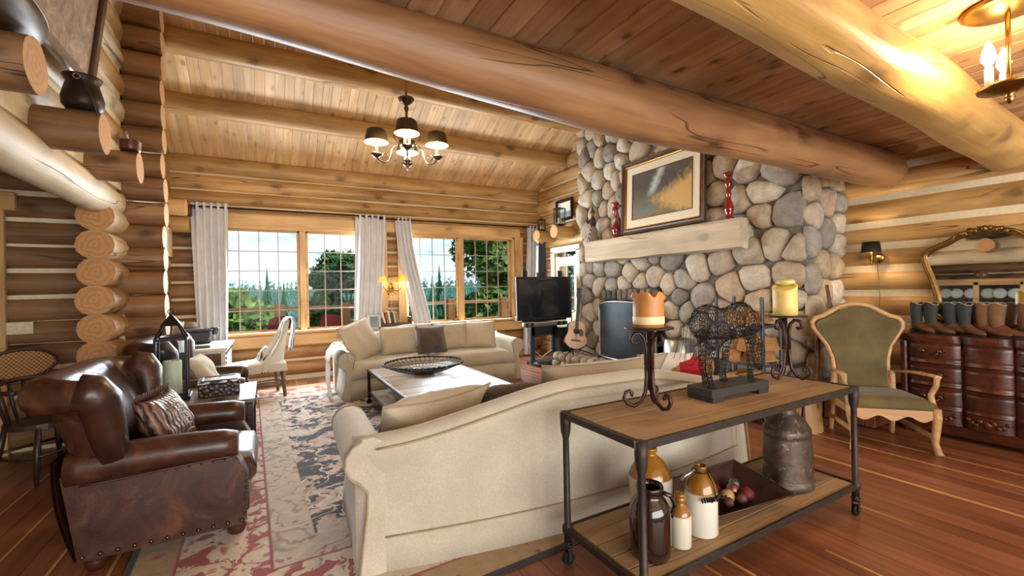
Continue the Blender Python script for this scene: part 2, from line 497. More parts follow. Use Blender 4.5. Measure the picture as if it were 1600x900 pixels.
def window(name, x0, xm, x1, casL, casR):
    z0, z1 = .79, 2.55
    w = struct(name, (x0, 8.15, z0)); X = lambda v: v - x0
    H = z1 - z0
    MB().box((X((x0 + x1) / 2), .1, H - .025), (x1 - x0, .26, .05), 0, None, .004).build('frame_head', M_TRIM, w)
    MB().box((X((x0 + x1) / 2), .08, .02), (x1 - x0, .3, .045), 0, None, .006).build('frame_sill', M_TRIM, w)
    for xx in (x0 + .02, x1 - .02):
        MB().box((0, 0, 0), (H, .26, .04), 0, None, .004).build('frame_jamb', M_TRIM, w, (X(xx), .1, H / 2), (0, -PI / 2, 0))
    MB().box((0, 0, 0), (H - .06, .1, .095), 0, None, .006).build('mullion', M_TRIM, w, (X(xm), .07, H / 2), (0, -PI / 2, 0))
    for cx, cw in ((casL, .13), (casR, .2)):
        if cx is not None:
            MB().box((0, 0, 0), (H + .02, .045, cw), 0, None, .006).build('casing', M_TRIM, w, (X(cx), .0, H / 2), (0, -PI / 2, 0))
    for s0, s1 in ((x0 + .05, xm - .05), (xm + .05, x1 - .05)):
        sash = MB()
        for xx in (s0 + .018, s1 - .018): sash.box((X(xx), .1, H / 2), (.036, .045, H - .07), 0, None, .004)
        for zz in (.05, H - .055): sash.box((X((s0 + s1) / 2), .1, zz), (s1 - s0, .045, .04), 0, None, .004)
        so = sash.build('sash', M_TRIM, w)
        g0, g1, gz0, gz1 = s0 + .036, s1 - .036, .07, H - .075
        pw, ph = (g1 - g0) / 4, (gz1 - gz0) / 5
        pm = MB().box((0, 0, 0), (pw - .004, .004, ph - .004)).mesh('pane', M_WINGLASS)
        vm = MB().box((0, 0, 0), (.013, .02, gz1 - gz0)).mesh('muntin', M_MUNT); hm = MB().box((0, 0, 0), (g1 - g0, .02, .013)).mesh('muntin', M_MUNT)
        for i in range(1, 4): link('muntin', vm, so, (X(g0 + pw * i), .092, (gz0 + gz1) / 2))
        for j in range(1, 5): link('muntin', hm, so, (X((g0 + g1) / 2), .093, gz0 + ph * j))
        for i in range(4):
            for j in range(5): link('pane', pm, so, (X(g0 + pw * (i + .5)), .105, gz0 + ph * (j + .5)))
    return w
M_MUNT = plain('muntin_taupe', C('b3a99c'), .5, 0, .05)
window('window_1', -.76, .525, 1.75, None, 1.83)
window('window_2', 2.25, 3.41, 4.62, 2.19, 4.74)

# --- left wall (logs running towards the camera, their lower ends butting out past the stub wall)
wall_left = struct('wall_left')
slab('chinking', (-1.5, 5.9, 0), (-1.30, 8.5, 3.9), M_CHINK, wall_left)
slab('chinking', (-1.5, .4, 2.55), (-1.30, 6.0, 6.6), M_CHINK, wall_left)
for i, z in enumerate((.115, .375, .645, .91, 1.165, 1.43, 1.69, 1.95, 2.215)):
    log((-1.40, 5.43 + .03 * RND.uniform(-1, 1), z), (-1.40, 8.5, z), .142, .135, wall_left, M_LOG_PALE if i > 6 else M_LOG)
log((-1.40, .3, 2.43), (-1.40, 5.82, 2.40), .165, .15, wall_left, M_LOG_PALE, 18)
log((-1.40, 5.9, 2.45), (-1.40, 8.5, 2.45), .13, .13, wall_left)
z = 2.83; i = 0
while z < 6.4:
    ye = 8.5 if z < 3.45 else YW - (z - ROOF0) / ROOFT + .1
    log((-1.40, .3, z), (-1.40, ye, z), .15, .145, wall_left, M_LOG_GOLD if i % 2 else M_LOG_PALE)
    z += .275; i += 1
# --- stub wall facing the camera; its logs run left to right and stop in a row of sawn ends
wall_stub = struct('wall_stub')
slab('chinking', (-3.3, 5.925, 0), (-1.35, 6.1, 6.0), M_CHINK, wall_stub)
cz = [.14, .40, .66, .835 + .08, 1.07 + .06, 1.345, 1.6, 1.85, 2.09, 2.34]
z = 2.60
while z < 5.2: cz.append(z); z += .268
for i, z in enumerate(cz):
    xe = -.965 + RND.uniform(-.012, .012)
    log((-3.4, 6.0, z), (xe, 6.0, z), .132, .13, wall_stub, M_LOG_DARK)
door_trim = struct('trim_3', (-2.25, 5.85, 0))
MB().box((0, 0, 0), (2.3, .05, .2), 0, None, .006).build('door_casing', M_TRIM, door_trim, (.02, 0, 1.15), (0, -PI / 2, 0))
MB().box((0, 0, 0), (1.5, .06, .17), 0, None, .006).build('door_head', M_TRIM, door_trim, (-.55, -.01, 2.37))
# loft joists over the side room, their ends poking through the left wall
for y, lab in ((2.97, 'nearest log joist end under the dark wooden bowl at the top left corner'), (4.0, 'log joist end carrying the iron cauldron at upper left'), (4.95, 'log joist end carrying the small copper kettle')):
    tag(log((-3.2, y, 2.585), (-.965, y, 2.585), .14, .135, None, M_LOG_DARK, 18, 'loft_joist'), lab, 'beam', 'loft joists')
# side room walls: seen only in the mirror
wall_side = slab('wall_side', (-3.5, -3.5, 0), (-3.3, 6.1, 2.9), M_CHINK)
for i in range(10): rel(wall_side, log((-3.32, -3.4, .14 + .275 * i), (-3.32, 6.0, .14 + .275 * i), .13, .13, None, M_LOG_DARK, 12, 'log', .03, True, 0, 1.2))
slab('ceiling_loft', (-3.4, 2.0, 2.74), (-1.45, 6.0, 2.80), M_CEIL)

# --- right wall beyond the fireplace (far part) with a glazed door
wall_right = struct('wall_right')
XF = 5.41
slab('chinking', (XF - .06, 7.62, 0), (XF + .2, 8.5, 2.3), M_CHINK, wall_right)
slab('chinking', (XF - .06, 6.3, 2.28), (XF + .2, 8.5, 5.2), M_CHINK, wall_right)
for i in range(9): log((XF, 7.6, .13 + .262 * i), (XF, 8.6, .13 + .262 * i), .132, .13, wall_right, M_LOG)
for z, rr in ((2.42, .13), (2.68, .135), (2.95, .135), (3.22, .14), (3.49, .14), (3.77, .14), (4.05, .14), (4.33, .14), (4.61, .14)):
    ye = 8.6 if z < 3.5 else YW - (z - ROOF0) / ROOFT + .15
    log((XF, 6.2, z), (XF, max(6.5, ye), z - .02), rr, rr, wall_right, M_LOG_GOLD)
for y, z, lab in ((7.62, 2.53, 'short log bracket at the window corner holding a small lantern'), (6.98, 2.55, 'thick log bracket beside the stone chimney holding a lantern')):
    tag(log((5.45, y, z), (4.86, y, z), .12, .125, None, M_LOG_GOLD, 16, 'log_bracket'), lab, 'bracket')
door = struct('door_1', (5.27, 7.15, 0))
dm = plain('cream_door_paint', C('e9dcc0'), .5, 0, .05)
for dy in (-.43, .43): MB().box((0, dy, 1.1), (.1, .12, 2.2), 0, None, .006).build('door_casing', dm, door)
MB().box((0, 0, 2.23), (.1, .98, .12), 0, None, .006).build('door_casing', dm, door)
dl = MB(); dl.box((.02, -.31, 1.05), (.05, .12, 2.08)); dl.box((.02, .31, 1.05), (.05, .12, 2.08)); dl.box((.02, 0, 1.98), (.05, .5, .18)); dl.box((.02, 0, .5), (.05, .5, 1.0))
dlo = dl.build('door_leaf', dm, door)
MB().box((.02, 0, 1.44), (.006, .5, .9)).build('pane', M_WINGLASS, dlo)
MB().box((.02, 0, 1.44), (.03, .03, .9)).build('muntin', M_TRIM, dlo)
# --- right wall, near part, behind the dresser
XN = 5.955
wall_near = struct('wall_right_near')
slab('chinking', (XN - .07, -3.4, 0), (XN + .2, 2.75, 2.8), M_CHINK, wall_near)
chz = [0, .205, .48, .75, 1.02, 1.295, 1.564, 1.81, 2.052, 2.337, 2.647, 2.86]
for a, b in zip(chz, chz[1:]):
    rr = (b - a) / 2 - .012
    log((XN, -3.4, (a + b) / 2 + .02), (XN, 2.8, (a + b) / 2 + .02), rr, rr, wall_near, M_LOG_GOLD, 16)
# ------------------------------------------------------------------ river stone fireplace
def stone_mat(name, cols, warm=0.):
    t = NT(name); r = t.rnd()
    st = [(i / len(cols), C(c)) for i, c in enumerate(cols)]
    x = t.n('ValToRGB', Fac=r); x.color_ramp.interpolation = 'CONSTANT'
    e = x.color_ramp.elements
    while len(e) < len(st): e.new(.5)
    for a, (p, c) in zip(e, st): a.position = p; a.color = c
    v = t.coord()
    n = t.noise(v, 9., 6, .65); n2 = t.noise(v, 60., 3, .7); n3_ = t.noise(v, 3., 3)
    c = t.mix(1., x.outputs[0], t.ramp(n, [(.3, (.66, .64, .6, 1)), (.7, (1.15, 1.13, 1.1, 1))]), 'MULTIPLY')
    c = t.mix(t.math('MULTIPLY', t.ramp(n2, [(.56, 0.), (.7, 1.)]), .5), c, C('4a4540'))
    c = t.mix(t.math('MULTIPLY', t.ramp(n3_, [(.5, 0.), (.75, 1.)]), .35), c, C('c7a880'))
    return t.out(c, .8, 0., t.math('ADD', n, t.math('MULTIPLY', n2, .3)), .5, .012)
M_STONE = stone_mat('river_stone', ['aaa59d', 'c0b6a8', 'b5a999', '9b9792', 'cdc4b6', 'b8a791', 'a29e99', 'c6bbab', '8f8b86', 'c0ac94', 'd6cdbf', 'b0a596'])
M_STONE_DARK = stone_mat('sooty_stone', ['5a5856', '6d6963', '4a4846', '777069'])
M_MORTAR = plain('mortar', C('7d766a'), .95, 0, .3, 25., .6)

def stone_mesh(ts, depth, sd, tilt=0.):
    n = len(ts); rings = []
    for s_, h in ((.99, -.02), (1.0, .22), (.95, .62), (.78, .92), (.4, 1.0)):
        ring = []
        for j in range(n):
            a = 2 * PI * j / n; q = ts[j] * s_
            u, w = q * math.cos(a), q * math.sin(a)
            hh = h * depth * (1 + .3 * n3(u * 5 + sd, w * 5, sd)) + (tilt * u if h > 0 else 0) * .5
            ring.append((u, w, max(-.02, hh)))
        rings.append(ring)
    return MB().rings(rings, True, (False, True), 0, True).mesh('stone', M_STONE, recalc=False)

def pack(seeds, void, box, sx, gap, nang=12, tmax=.34):
    """Voronoi cells (stretched by sx per seed) -> list of (y,z,radii)"""
    allp = seeds + [(a, b, 1., 1.) for a, b in void]; out = []
    for (a, b, ax, az) in seeds:
        ts = []
        for j in range(nang):
            th = 2 * PI * j / nang; d = (math.cos(th), math.sin(th)); t = tmax
            for (c, e, _, _) in allp:
                dx, dz = c - a, e - b
                if abs(dx) > .9 or abs(dz) > .9 or (dx == 0 and dz == 0): continue
                den = d[0] * dx * ax + d[1] * dz * az
                if den > 1e-6: t = min(t, (dx * dx * ax + dz * dz * az) / 2 / den)
            if d[0] > 1e-6: t = min(t, (box[1] - a) / d[0])
            if d[0] < -1e-6: t = min(t, (box[0] - a) / d[0])
            if d[1] > 1e-6: t = min(t, (box[3] - b) / d[1])
            if d[1] < -1e-6: t = min(t, (box[2] - b) / d[1])
            ts.append(max(.02, t - gap))
        m = len(ts)
        for _k in range(1): ts = [min(ts[i], .25 * ts[i - 1] + .5 * ts[i] + .25 * ts[(i + 1) % m]) for i in range(m)]
        out.append((a, b, ts))
    return out

FX, FY0, FY1 = 5.12, 2.58, 6.44
fire = thing('stone_fireplace', 'tall river rock chimney breast with fireplace opening on the right wall', 'fireplace', (5.5, 4.5, 0))
O = fire.location
body = MB()
def wbox(mb, lo, hi, mi=0): mb.box([(a + b) / 2 - o for a, b, o in zip(lo, hi, O)], [b - a for a, b in zip(lo, hi)], mi)
wbox(body, (FX, FY0, 0), (6.15, 4.6, 6.6)); wbox(body, (FX, 5.78, 0), (6.15, FY1, 6.6)); wbox(body, (FX, 4.6, 1.22), (6.15, 5.78, 6.6)); wbox(body, (5.8, 4.6, 0), (6.15, 5.78, 1.22))
body.build('mortar_core', M_MORTAR, fire)
fb = MB(); wbox(fb, (FX + .03, 4.6, .0), (5.8, 5.78, .26)); wbox(fb, (5.76, 4.6, .26), (5.8, 5.78, 1.22))
wbox(fb, (FX + .05, 4.6, .26), (5.8, 4.62, 1.22)); wbox(fb, (FX + .05, 5.76, .26), (5.8, 5.78, 1.22))
fb.build('firebox', plain('soot', C('171412'), .9), fire)

def poisson(box, dmin, dmax, keep, rnd, tries=9000, dens=None):
    pts = []
    for _ in range(tries):
        a, b = rnd.uniform(box[0], box[1]), rnd.uniform(box[2], box[3])
        if not keep(a, b): continue
        r = rnd.uniform(dmin, dmax) if dens is None else dens(a, b) * rnd.uniform(.7, 1.35)
        if all((a - c) ** 2 + (b - e) ** 2 > ((r + q) / 2) ** 2 for c, e, q in pts): pts.append((a, b, r))
    return pts
rs = random.Random(5)
def keepf(y, z):
    if 4.52 < y < 5.86 and z < 1.42: return False
    return z < 3.15 + max(0, y - 3.2) * .55
pts = poisson((FY0 + .06, FY1 - .06, .08, 4.75), .2, .3, keepf, rs, 9000, lambda a, b: .25 if a > 5.2 else .245 if b < 1.0 else .285)
seeds = []
for a, b, r in pts:
    horiz = a < 3.3 and b > 1.6
    up = a > 5.1 and b > 2.2
    ax, az = (.62, 1.5) if horiz and rs.random() < .7 else (1.45, .7) if up and rs.random() < .6 else (rs.uniform(.75, 1.3), rs.uniform(.75, 1.3))
    seeds.append((a, b, ax, az))
void = [(4.6 + .2 * i, .1 + .2 * j) for i in range(7) for j in range(7)]
for a, b, ts in pack(seeds, void, (FY0 - .02, FY1 + .03, .0, 4.95), 1, .004, 14):
    o = link('stone', stone_mesh(ts, rs.uniform(.07, .12), rs.random() * 50, rs.uniform(-.25, .25)), fire, Vector((FX, a, b)) - O)
    o.matrix_local = Matrix(((0, 0, -1, FX - O.x), (-1, 0, 0, a - O.y), (0, 1, 0, b - O.z), (0, 0, 0, 1)))
    # local u -> -Y keeps the frame right handed
    o.scale.x = -1
# side face towards the camera
pts = poisson((FX + .04, 5.84, .06, 2.75), .2, .28, lambda a, b: True, rs, 3000)
for a, b, ts in pack([(p[0], p[1], 1.3, .8) for p in pts], [], (FX - .05, 5.86, 0, 2.8), 1, .004, 14):
    o = link('stone', stone_mesh(ts, rs.uniform(.06, .1), rs.random() * 50, rs.uniform(-.2, .2)), fire)
    o.matrix_local = Matrix(((1, 0, 0, a - O.x), (0, 0, -1, FY0 - O.y), (0, 1, 0, b - O.z), (0, 0, 0, 1)))
# soldier course of sooty stones over the opening
for i in range(10):
    a = 4.64 + i * .124
    ts = [min(.056 / max(.05, abs(math.cos(t_))), .105 / max(.05, abs(math.sin(t_)))) for t_ in (2 * PI * j / 12 for j in range(12))]
    o = link('stone', stone_mesh([q * rs.uniform(.92, 1.04) for q in ts], .11, rs.random() * 40), fire, label='sooty upright stone over the fire opening')
    o.data.materials[0] = M_STONE_DARK
    o.matrix_local = Matrix(((0, 0, -1, FX - O.x), (1, 0, 0, a - O.y), (0, 1, 0, 1.315 - O.z), (0, 0, 0, 1)))

# raised hearth
hearth = thing('stone_hearth', 'low hearth of rounded river rocks under the guitar', 'hearth', (4.85, 5.2, 0))
MB().box((0, 0, .11), (.5, 2.7, .22)).build('mortar_core', M_MORTAR, hearth)
bm_ = [MB().ball((0, 0, 0), (1, 1, 1), 12, 0, None, .35, k).mesh('stone', M_STONE) for k in range(7)]
for y in [(-1.32 + .19 * i) for i in range(15)]:
    for lvl in range(2):
        o = link('stone', rs.choice(bm_), hearth, (-.27, y + rs.uniform(-.03, .03), .075 + .13 * lvl), (rs.random() * 6, rs.random(), rs.random() * 6)); o.scale = (.085, .095, .075)
    for q in range(3):
        o = link('stone', rs.choice(bm_), hearth, (-.19 + q * .17, y + rs.uniform(-.03, .03), .215), (0, 0, rs.random() * 6)); o.scale = (.1, .1, .05)
for q in range(3):
    for lvl in range(2):
        o = link('stone', rs.choice(bm_), hearth, (-.2 + .17 * q, 1.36, .075 + .13 * lvl), (rs.random() * 6, 0, rs.random() * 6)); o.scale = (.09, .08, .075)

# mantel beam
M_MANTEL = wood('mantel_wood', C('b9a88e'), C('ddd0b8'), .6, 6., .35, .9, .75, .5, .05)
ml = thing('mantel_beam', 'thick weathered pale timber mantel across the stone chimney', 'mantel', (4.97, 4.6, 1.9))
rings = []
for i in range(25):
    y = -1.44 + 2.87 * i / 24; e = .012
    a = [(-.125, -.01), (-.122, .30), (-.1, .335), (.2, .335), (.2, -.01), (.0, -.03)]
    rings.append([(y, px + e * n3(y * 2.5, k, 3), pz + e * n3(y * 2.1, k, 9)) for k, (px, pz) in enumerate(a)])
o = MB().rings(rings, True, (True, True), 0, False).build('timber', M_MANTEL, ml); o.rotation_euler = (0, 0, PI / 2); o.scale.y = -1

# framed painting on the mantel
pt = thing('framed_painting', 'large landscape painting with cream mat leaning over the mantel', 'painting', (4.955, 4.445, 2.262))
pt.rotation_euler = (0, math.radians(3.), 0)
def frame(w, h, fw, d, mat, parent, name='frame', x=0., z=0.):
    mb = MB()
    prof = [(0, 0), (-d, .0), (-d * .9, fw * .35), (-d * .6, fw * .5), (-d * .7, fw * .8), (-d * .4, fw), (0, fw)]
    rings = []
    for (sy, sz) in ((-1, 0), (1, 0), (1, 1), (-1, 1)):
        rings.append([(x + a, sy * (w / 2 - b), z + (b if sz == 0 else h - b)) for a, b in prof])
    return mb.rings(rings, True, (False, False), 0, False, None, True).build(name, mat, parent)
M_FRAME = wood('dark_frame_wood', C('3c2a1c'), C('6a4c32'), 1., 10., 0, 0, .35)
frame(1.52, 1.12, .075, .045, M_FRAME, pt)
frame(1.372, .972, .02, .028, M_BRASS, pt, 'gilt_lip', 0, .074)
frame(1.335, .935, .115, .008, plain('cream_mat', C('e6d9c2'), .9, 0, .03), pt, 'mat_board', -.004, .0925)
frame(1.107, .707, .012, .010, M_FRAME, pt, 'mat_edge', -.006, .2065)
def painting_mat(name):
    t = NT(name); v = t.coord((1, 1, 1), False)
    sx = t.n('SeparateXYZ', Vector=v); y, z = sx.outputs[1], sx.outputs[2]
    n = t.noise(v, 3.5, 6, .6, 1.2); n2 = t.noise(v, 11., 5, .6, .5)
    c = t.ramp(t.math('ADD', t.math('MULTIPLY', z, .9), t.math('MULTIPLY', n, .5)), [(.28, C('2e2418')), (.5, C('85734f')), (.68, C('67655c')), (.85, C('4e4b47')), (1., C('57544c'))])
    hill = t.math('SUBTRACT', t.math('ADD', t.math('MULTIPLY', y, -.45), .38), t.math('ABSOLUTE', t.math('SUBTRACT', z, .45)))
    c = t.mix(t.ramp(t.math('ADD', hill, t.math('MULTIPLY', n2, .35)), [(.42, 0.), (.58, 1.)]), c, C('c9a566'))
    fall = t.math('ABSOLUTE', t.math('SUBTRACT', t.math('ADD', t.math('MULTIPLY', z, -.55), .48), y))
    c = t.mix(t.math('MULTIPLY', t.ramp(t.math('ADD', fall, t.math('MULTIPLY', n2, .18)), [(.06, 1.), (.2, 0.)]), t.ramp(z, [(.5, 0.), (.62, 1.)])), c, C('c9d2d4'))
    pool = t.math('ADD', t.math('MULTIPLY', n2, .25), t.math('ABSOLUTE', t.math('SUBTRACT', z, .32)))
    c = t.mix(t.math('MULTIPLY', t.ramp(pool, [(.12, 1.), (.2, 0.)]), t.ramp(y, [(.0, 0.), (.25, .8)])), c, C('5f7d8a'))
    return t.out(c, .35, 0.)
MB().box((-.004, 0, .56), (.006, 1.09, .69)).build('painted_canvas', painting_mat('landscape_paint'), pt)

# red turned candlesticks and figurine on the mantel
M_RED = plain('red_glaze', C('8e1410'), .12, 0, .35, 12., .05, Coat_Weight=.6)
prof = [(.0, 0), (.062, 0), (.062, .02), (.042, .035), (.034, .06), (.05, .10), (.058, .14), (.048, .19), (.03, .235), (.024, .29), (.036, .31), (.03, .335), (.026, .38), (.042, .43), (.05, .47), (.034, .505), (.034, .52), (.055, .545), (.06, .575), (.04, .58), (.0, .57)]
for (y, lab) in ((5.335, 'red glazed turned candlestick left of the painting on the mantel'), (3.345, 'red glazed turned candlestick right of the painting on the mantel')):
    tag(MB().lathe(prof, 20).build('red_candlestick', M_RED, None, (4.93, y, 2.236)), lab, 'candlestick', 'red mantel candlesticks')
fg = thing('figurine', 'small dark folk figurine in a plaid skirt at the left end of the mantel', 'figurine', (4.93, 5.9, 2.236))
t_ = NT('plaid_cloth'); v_ = t_.coord((1, 1, 1), False)
M_PLAID = t_.out(t_.mix(t_.math('MULTIPLY', t_.ramp(t_.n('TexWave', Vector=v_, Scale=16.).outputs[1], [(.45, 0.), (.55, 1.)]), .7), C('5a3b33'), C('b7a79b')), .9)
MB().lathe([(.0, 0), (.105, 0), (.11, .02), (.085, .12), (.05, .24), (.03, .27), (0, .27)], 16).build('skirt', M_PLAID, fg)
MB().lathe([(.03, .25), (.05, .3), (.055, .36), (.03, .42), (.02, .44), (0, .44)], 14).build('torso', plain('dark_felt', C('3a332e'), .9), fg)
MB().ball((0, 0, .475), (.035, .035, .042), 12).build('head', plain('carved_wood', C('8a6648'), .6), fg)
hat = MB().lathe([(.045, .495), (.03, .53), (.008, .6), (0, .6)], 12); hat.build('hat', plain('brown_felt', C('4a3a2c'), .9), fg)
for s_ in (-1, 1): MB().tube([(0, s_ * .045, .38), (-.05, s_ * .08, .33), (-.09, s_ * .05, .36)], [.022, .018, .014], 8).build('arm', plain('dark_felt_sleeve', C('40372f'), .9), fg)
MB().tube([(-.09, .05, .36), (-.06, .06, .5), (-.03, .04, .6)], .006, 6).build('staff', M_RUST, fg)

# fire screen
scr = thing('fire_screen', 'bowed black mesh fire screen with grey frame before the fireplace', 'fire screen', (4.83, 5.12, .27))
def scr_p(u, v, off=0.): 
    a = (u - .5) * 2
    h = .86 + .055 * (1 - a * a)
    return (-.13 * (1 - a * a) + .06 + off, -.61 * a, .03 + h * v)
t_ = NT('screen_mesh'); n_ = t_.noise(t_.coord(), 3., 4)
M_MESH = t_.out(t_.ramp(n_, [(.3, C('282d33')), (.7, C('3d464f'))]), .34, .55, t_.noise(t_.coord((240, 240, 240)), 1., 1), .35, .004)
MB().grid(lambda u, v: scr_p(u, v), 16, 6).build('mesh_panel', M_MESH, scr)
path = [scr_p(0, v / 8) for v in range(9)] + [scr_p(u / 16, 1) for u in range(1, 17)] + [scr_p(1, 1 - v / 8) for v in range(1, 9)] + [scr_p(1 - u / 16, 0) for u in range(1, 16)]
MB().tube(path, .018, 8, 0, None, True).build('frame', M_SILVER, scr)
for a in (.03, .97):
    p = scr_p(a, 0); MB().box((p[0], p[1], .012), (.14, .03, .03), 0, None, .005).build('foot', M_BLACK, scr)
MB().tube([scr_p(.04, .25, .05), scr_p(-.06, .25, .1), scr_p(-.06, .95, .1), scr_p(.04, .95, .05)], .012, 6).build('side_handle', M_BLACK, scr)
# ------------------------------------------------------------------ soft furniture
M_LINEN = fabric('linen_slipcover', C('c9c1b0'), C('b8af9d'), 300., .9, .3, .3)
M_LINENW = fabric('linen_wrinkled', C('c6baa6'), C('b4a792'), 300., .9, .3, .55)
M_PIPE = fabric('linen_piping', C('a89878'), None, 300.)
M_WHITEC = fabric('white_throw', C('efe9df'), C('ddd5c8'), 200., .95, .4, .5)
t_ = NT('brown_faux_fur'); v_ = t_.coord(); n_ = t_.noise(v_, 90., 4, .7); nb_ = t_.noise(v_, 7., 3)
M_FUR = t_.out(t_.mix(1., t_.ramp(n_, [(.3, C('2e211d')), (.7, C('6b5148'))]), t_.ramp(nb_, [(.3, (.7,) * 3 + (1,)), (.7, (1.2,) * 3 + (1,))]), 'MULTIPLY'), .95, 0., n_, 1., .02, Sheen_Weight=.5)

def pillow(name, w, h, t, mat, label, cat='pillow', loc=(0, 0, 0), rot=(0, 0, 0), group=None, pipe=None, sag=.0, seed=0, wr=.012, n=14):
    root = thing(name, label, cat, loc, 0, group); root.rotation_euler = rot
    def P(u, v, s):
        a, b = 2 * u - 1, 2 * v - 1
        k = .05
        x = w / 2 * a * (1 - k * (1 - b * b) * abs(a)); y = h / 2 * b * (1 - k * (1 - a * a) * abs(b))
        th = ((1 - abs(a) ** 3.2) * (1 - abs(b) ** 3.2)) ** .62
        zz = s * t / 2 * th
        zz += wr * th * n3(a * 2.2 + seed, b * 2.2, s * 2 + seed) + wr * .8 * th * n3(a * 5 + seed, b * 3, seed)
        y -= sag * h * (1 - a * a) * max(0, b) ** 2
        return (x, y + h / 2, zz)
    mb = MB(); mb.grid(lambda u, v: P(u, v, 1), n, n); mb.grid(lambda u, v: P(u, v, -1), n, n, 0, None, True)
    mb.build('cover', mat, root)
    if pipe:
        m = n * 2; pth = [P(i / m, 0, 0) for i in range(m)] + [P(1, i / m, 0) for i in range(m)] + [P(1 - i / m, 1, 0) for i in range(m)] + [P(0, 1 - i / m, 0) for i in range(m)]
        MB().tube(pth, .006, 6, 0, None, True).build('piping', pipe, root)
    return root

def sofa(name, label, loc, rz, L, bow):
    """faces local -Y; back at +Y; gently curved with camel back and rolled arms"""
    root = thing(name, label, 'sofa', loc, rz); HL = L / 2
    def yo(x): return -bow * (x / HL) ** 2
    def crest(x):
        a = abs(x) / HL; return .905 - .20 * sst((a - .12) / .86) 
    xi = HL - .14                                  # inner face of the arms
    # back: outer skin from floor to crest, rolled over, down to the seat
    rings = []; K = 40
    for i in range(K + 1):
        x = -HL + .02 + (L - .04) * i / K; a = abs(x) / HL; h = crest(x); o = yo(x)
        rr = .075
        prof = [(.455, .0), (.45, .12), (.447, .3), (.45, .5), (.462, h - .16), (.475, h - .08)]
        prof += [(.40 + rr * math.cos(q), h - rr + rr * math.sin(q)) for q in (.1, .6, 1.1, 1.6, 2.1, 2.7)]
        prof += [(.325, h - .12), (.30, h - .2), (.27, .45), (.27, .0)]
        rings.append([(x, o + py + .006 * n3(x * 3, pz * 4, 2), pz) for py, pz in prof])
    MB().rings(rings, True, (True, True)).build('back', M_LINEN, root)
    # seam lines of the slipcover at the back
    e = .004
    MB().tube([(x_, yo(x_) + .458, .19) for x_ in [-HL + .16 + (L - .32) * i / 30 for i in range(31)]], .0045, 5).build('skirt_seam', M_PIPE, root)
    MB().tube([(x_, yo(x_) + .483, crest(x_) - .055) for x_ in [-HL + .12 + (L - .24) * i / 40 for i in range(41)]], .0055, 6).build('back_piping', M_PIPE, root)
    # rolled arms, lofted front to back
    for s in (-1, 1):
        rings = []; outline = None
        for i in range(15):
            t = i / 14; y = lerp(-.50, .46, t)
            hh = .655 + .055 * t * t
            ry = .115
            pr = [(.0, .0), (.0, .2), (.0, hh - .22)]
            pr += [(.075 + ry * math.cos(q), hh - ry + ry * math.sin(q)) for q in (2.75, 2.3, 1.8, 1.3, .8, .3, -.2, -.7, -1.15)]
            pr += [(.085, hh - .27), (.09, .34), (.11, .18), (.135, .0)]
            k = 1.0 if t < .93 else 1.0
            ring = []
            for px, pz in pr:
                xx = s * (xi + px - .02)
                ring.append((xx + .006 * n3(y * 4, pz * 5, s * 3), y + yo(xi) + .004 * n3(px * 9, pz * 7, y * 3), pz))
            rings.append(ring)
        MB().rings(rings, True, (True, True)).build('arm', M_LINEN, root)
        MB().tube([(p[0], p[1] - .003, p[2]) for p in rings[0][2:13]], .0055, 6).build('arm_piping', M_PIPE, root)
        MB().tube([(p[0], p[1] + .016, p[2]) for p in rings[-1][6:]], .0055, 6).build('arm_piping', M_PIPE, root)
    # seat cushions and skirted base
    for k, (a0, a1) in enumerate(((-xi + .0, -.005), (.005, xi - .0))):
        rings = []
        for i in range(17):
            x = lerp(a0, a1, i / 16); ed = min(i, 16 - i) / 2.; q = 1 - .35 * max(0, 1 - ed) ** 2; o = yo(x)
            hh = .20 * q
            pr = [(-.50, .27), (-.525, .31), (-.525, .27 + hh * .75), (-.49, .27 + hh * .97), (-.3, .27 + hh * 1.06), (0, .27 + hh * 1.08), (.27, .27 + hh), (.29, .27)]
            rings.append([(x, o + py, pz + .008 * n3(x * 4 + k * 9, py * 4, 5)) for py, pz in pr])
        MB().rings(rings, True, (True, True)).build('seat_cushion', M_LINEN, root)
    rings = []
    for i in range(41):
        x = -xi - .02 + (2 * xi + .04) * i / 40; o = yo(x); w = .006 * math.sin(x * 23) * 1.
        rings.append([(x, o + py, pz) for py, pz in ((-.505 + w, .0), (-.50, .28), (.28, .28), (.28, .0))])
    MB().rings(rings, True, (True, True)).build('skirt', M_LINEN, root)
    return root

near = sofa('sofa', 'cream linen sofa seen from behind, its back to the console table', (1.86, 2.53, 0), PI - math.radians(3.2), 3.0, .17)
far = sofa('sofa', 'cream linen sofa under the picture windows with its seat towards the camera', (2.2, 6.72, 0), 0, 2.78, .13)

# pillows on the far sofa
G = 'pillows on the far sofa'
pillow('throw_pillow', .62, .6, .2, M_LINENW, 'largest beige pillow standing on one corner at the left end of the far sofa', 'pillow', (1.30, 6.66, .47), (math.radians(68), math.radians(-14), math.radians(38)), G, M_PIPE, .0, 1)
pillow('throw_pillow', .60, .46, .2, M_LINENW, 'beige back pillow between the corner pillow and the fur pillow on the far sofa', 'pillow', (1.78, 6.72, .475), (math.radians(70), 0, 0.05), G, M_PIPE, .0, 2)
pillow('throw_pillow', .60, .46, .2, M_LINENW, 'beige back pillow right of the fur pillow on the far sofa', 'pillow', (2.62, 6.74, .475), (math.radians(70), 0, -.04), G, M_PIPE, .0, 3)
pillow('throw_pillow', .54, .5, .2, M_LINENW, 'beige pillow slumped at the right arm of the far sofa', 'pillow', (3.05, 6.60, .475), (math.radians(62), 0, -.45), G, M_PIPE, .0, 4)
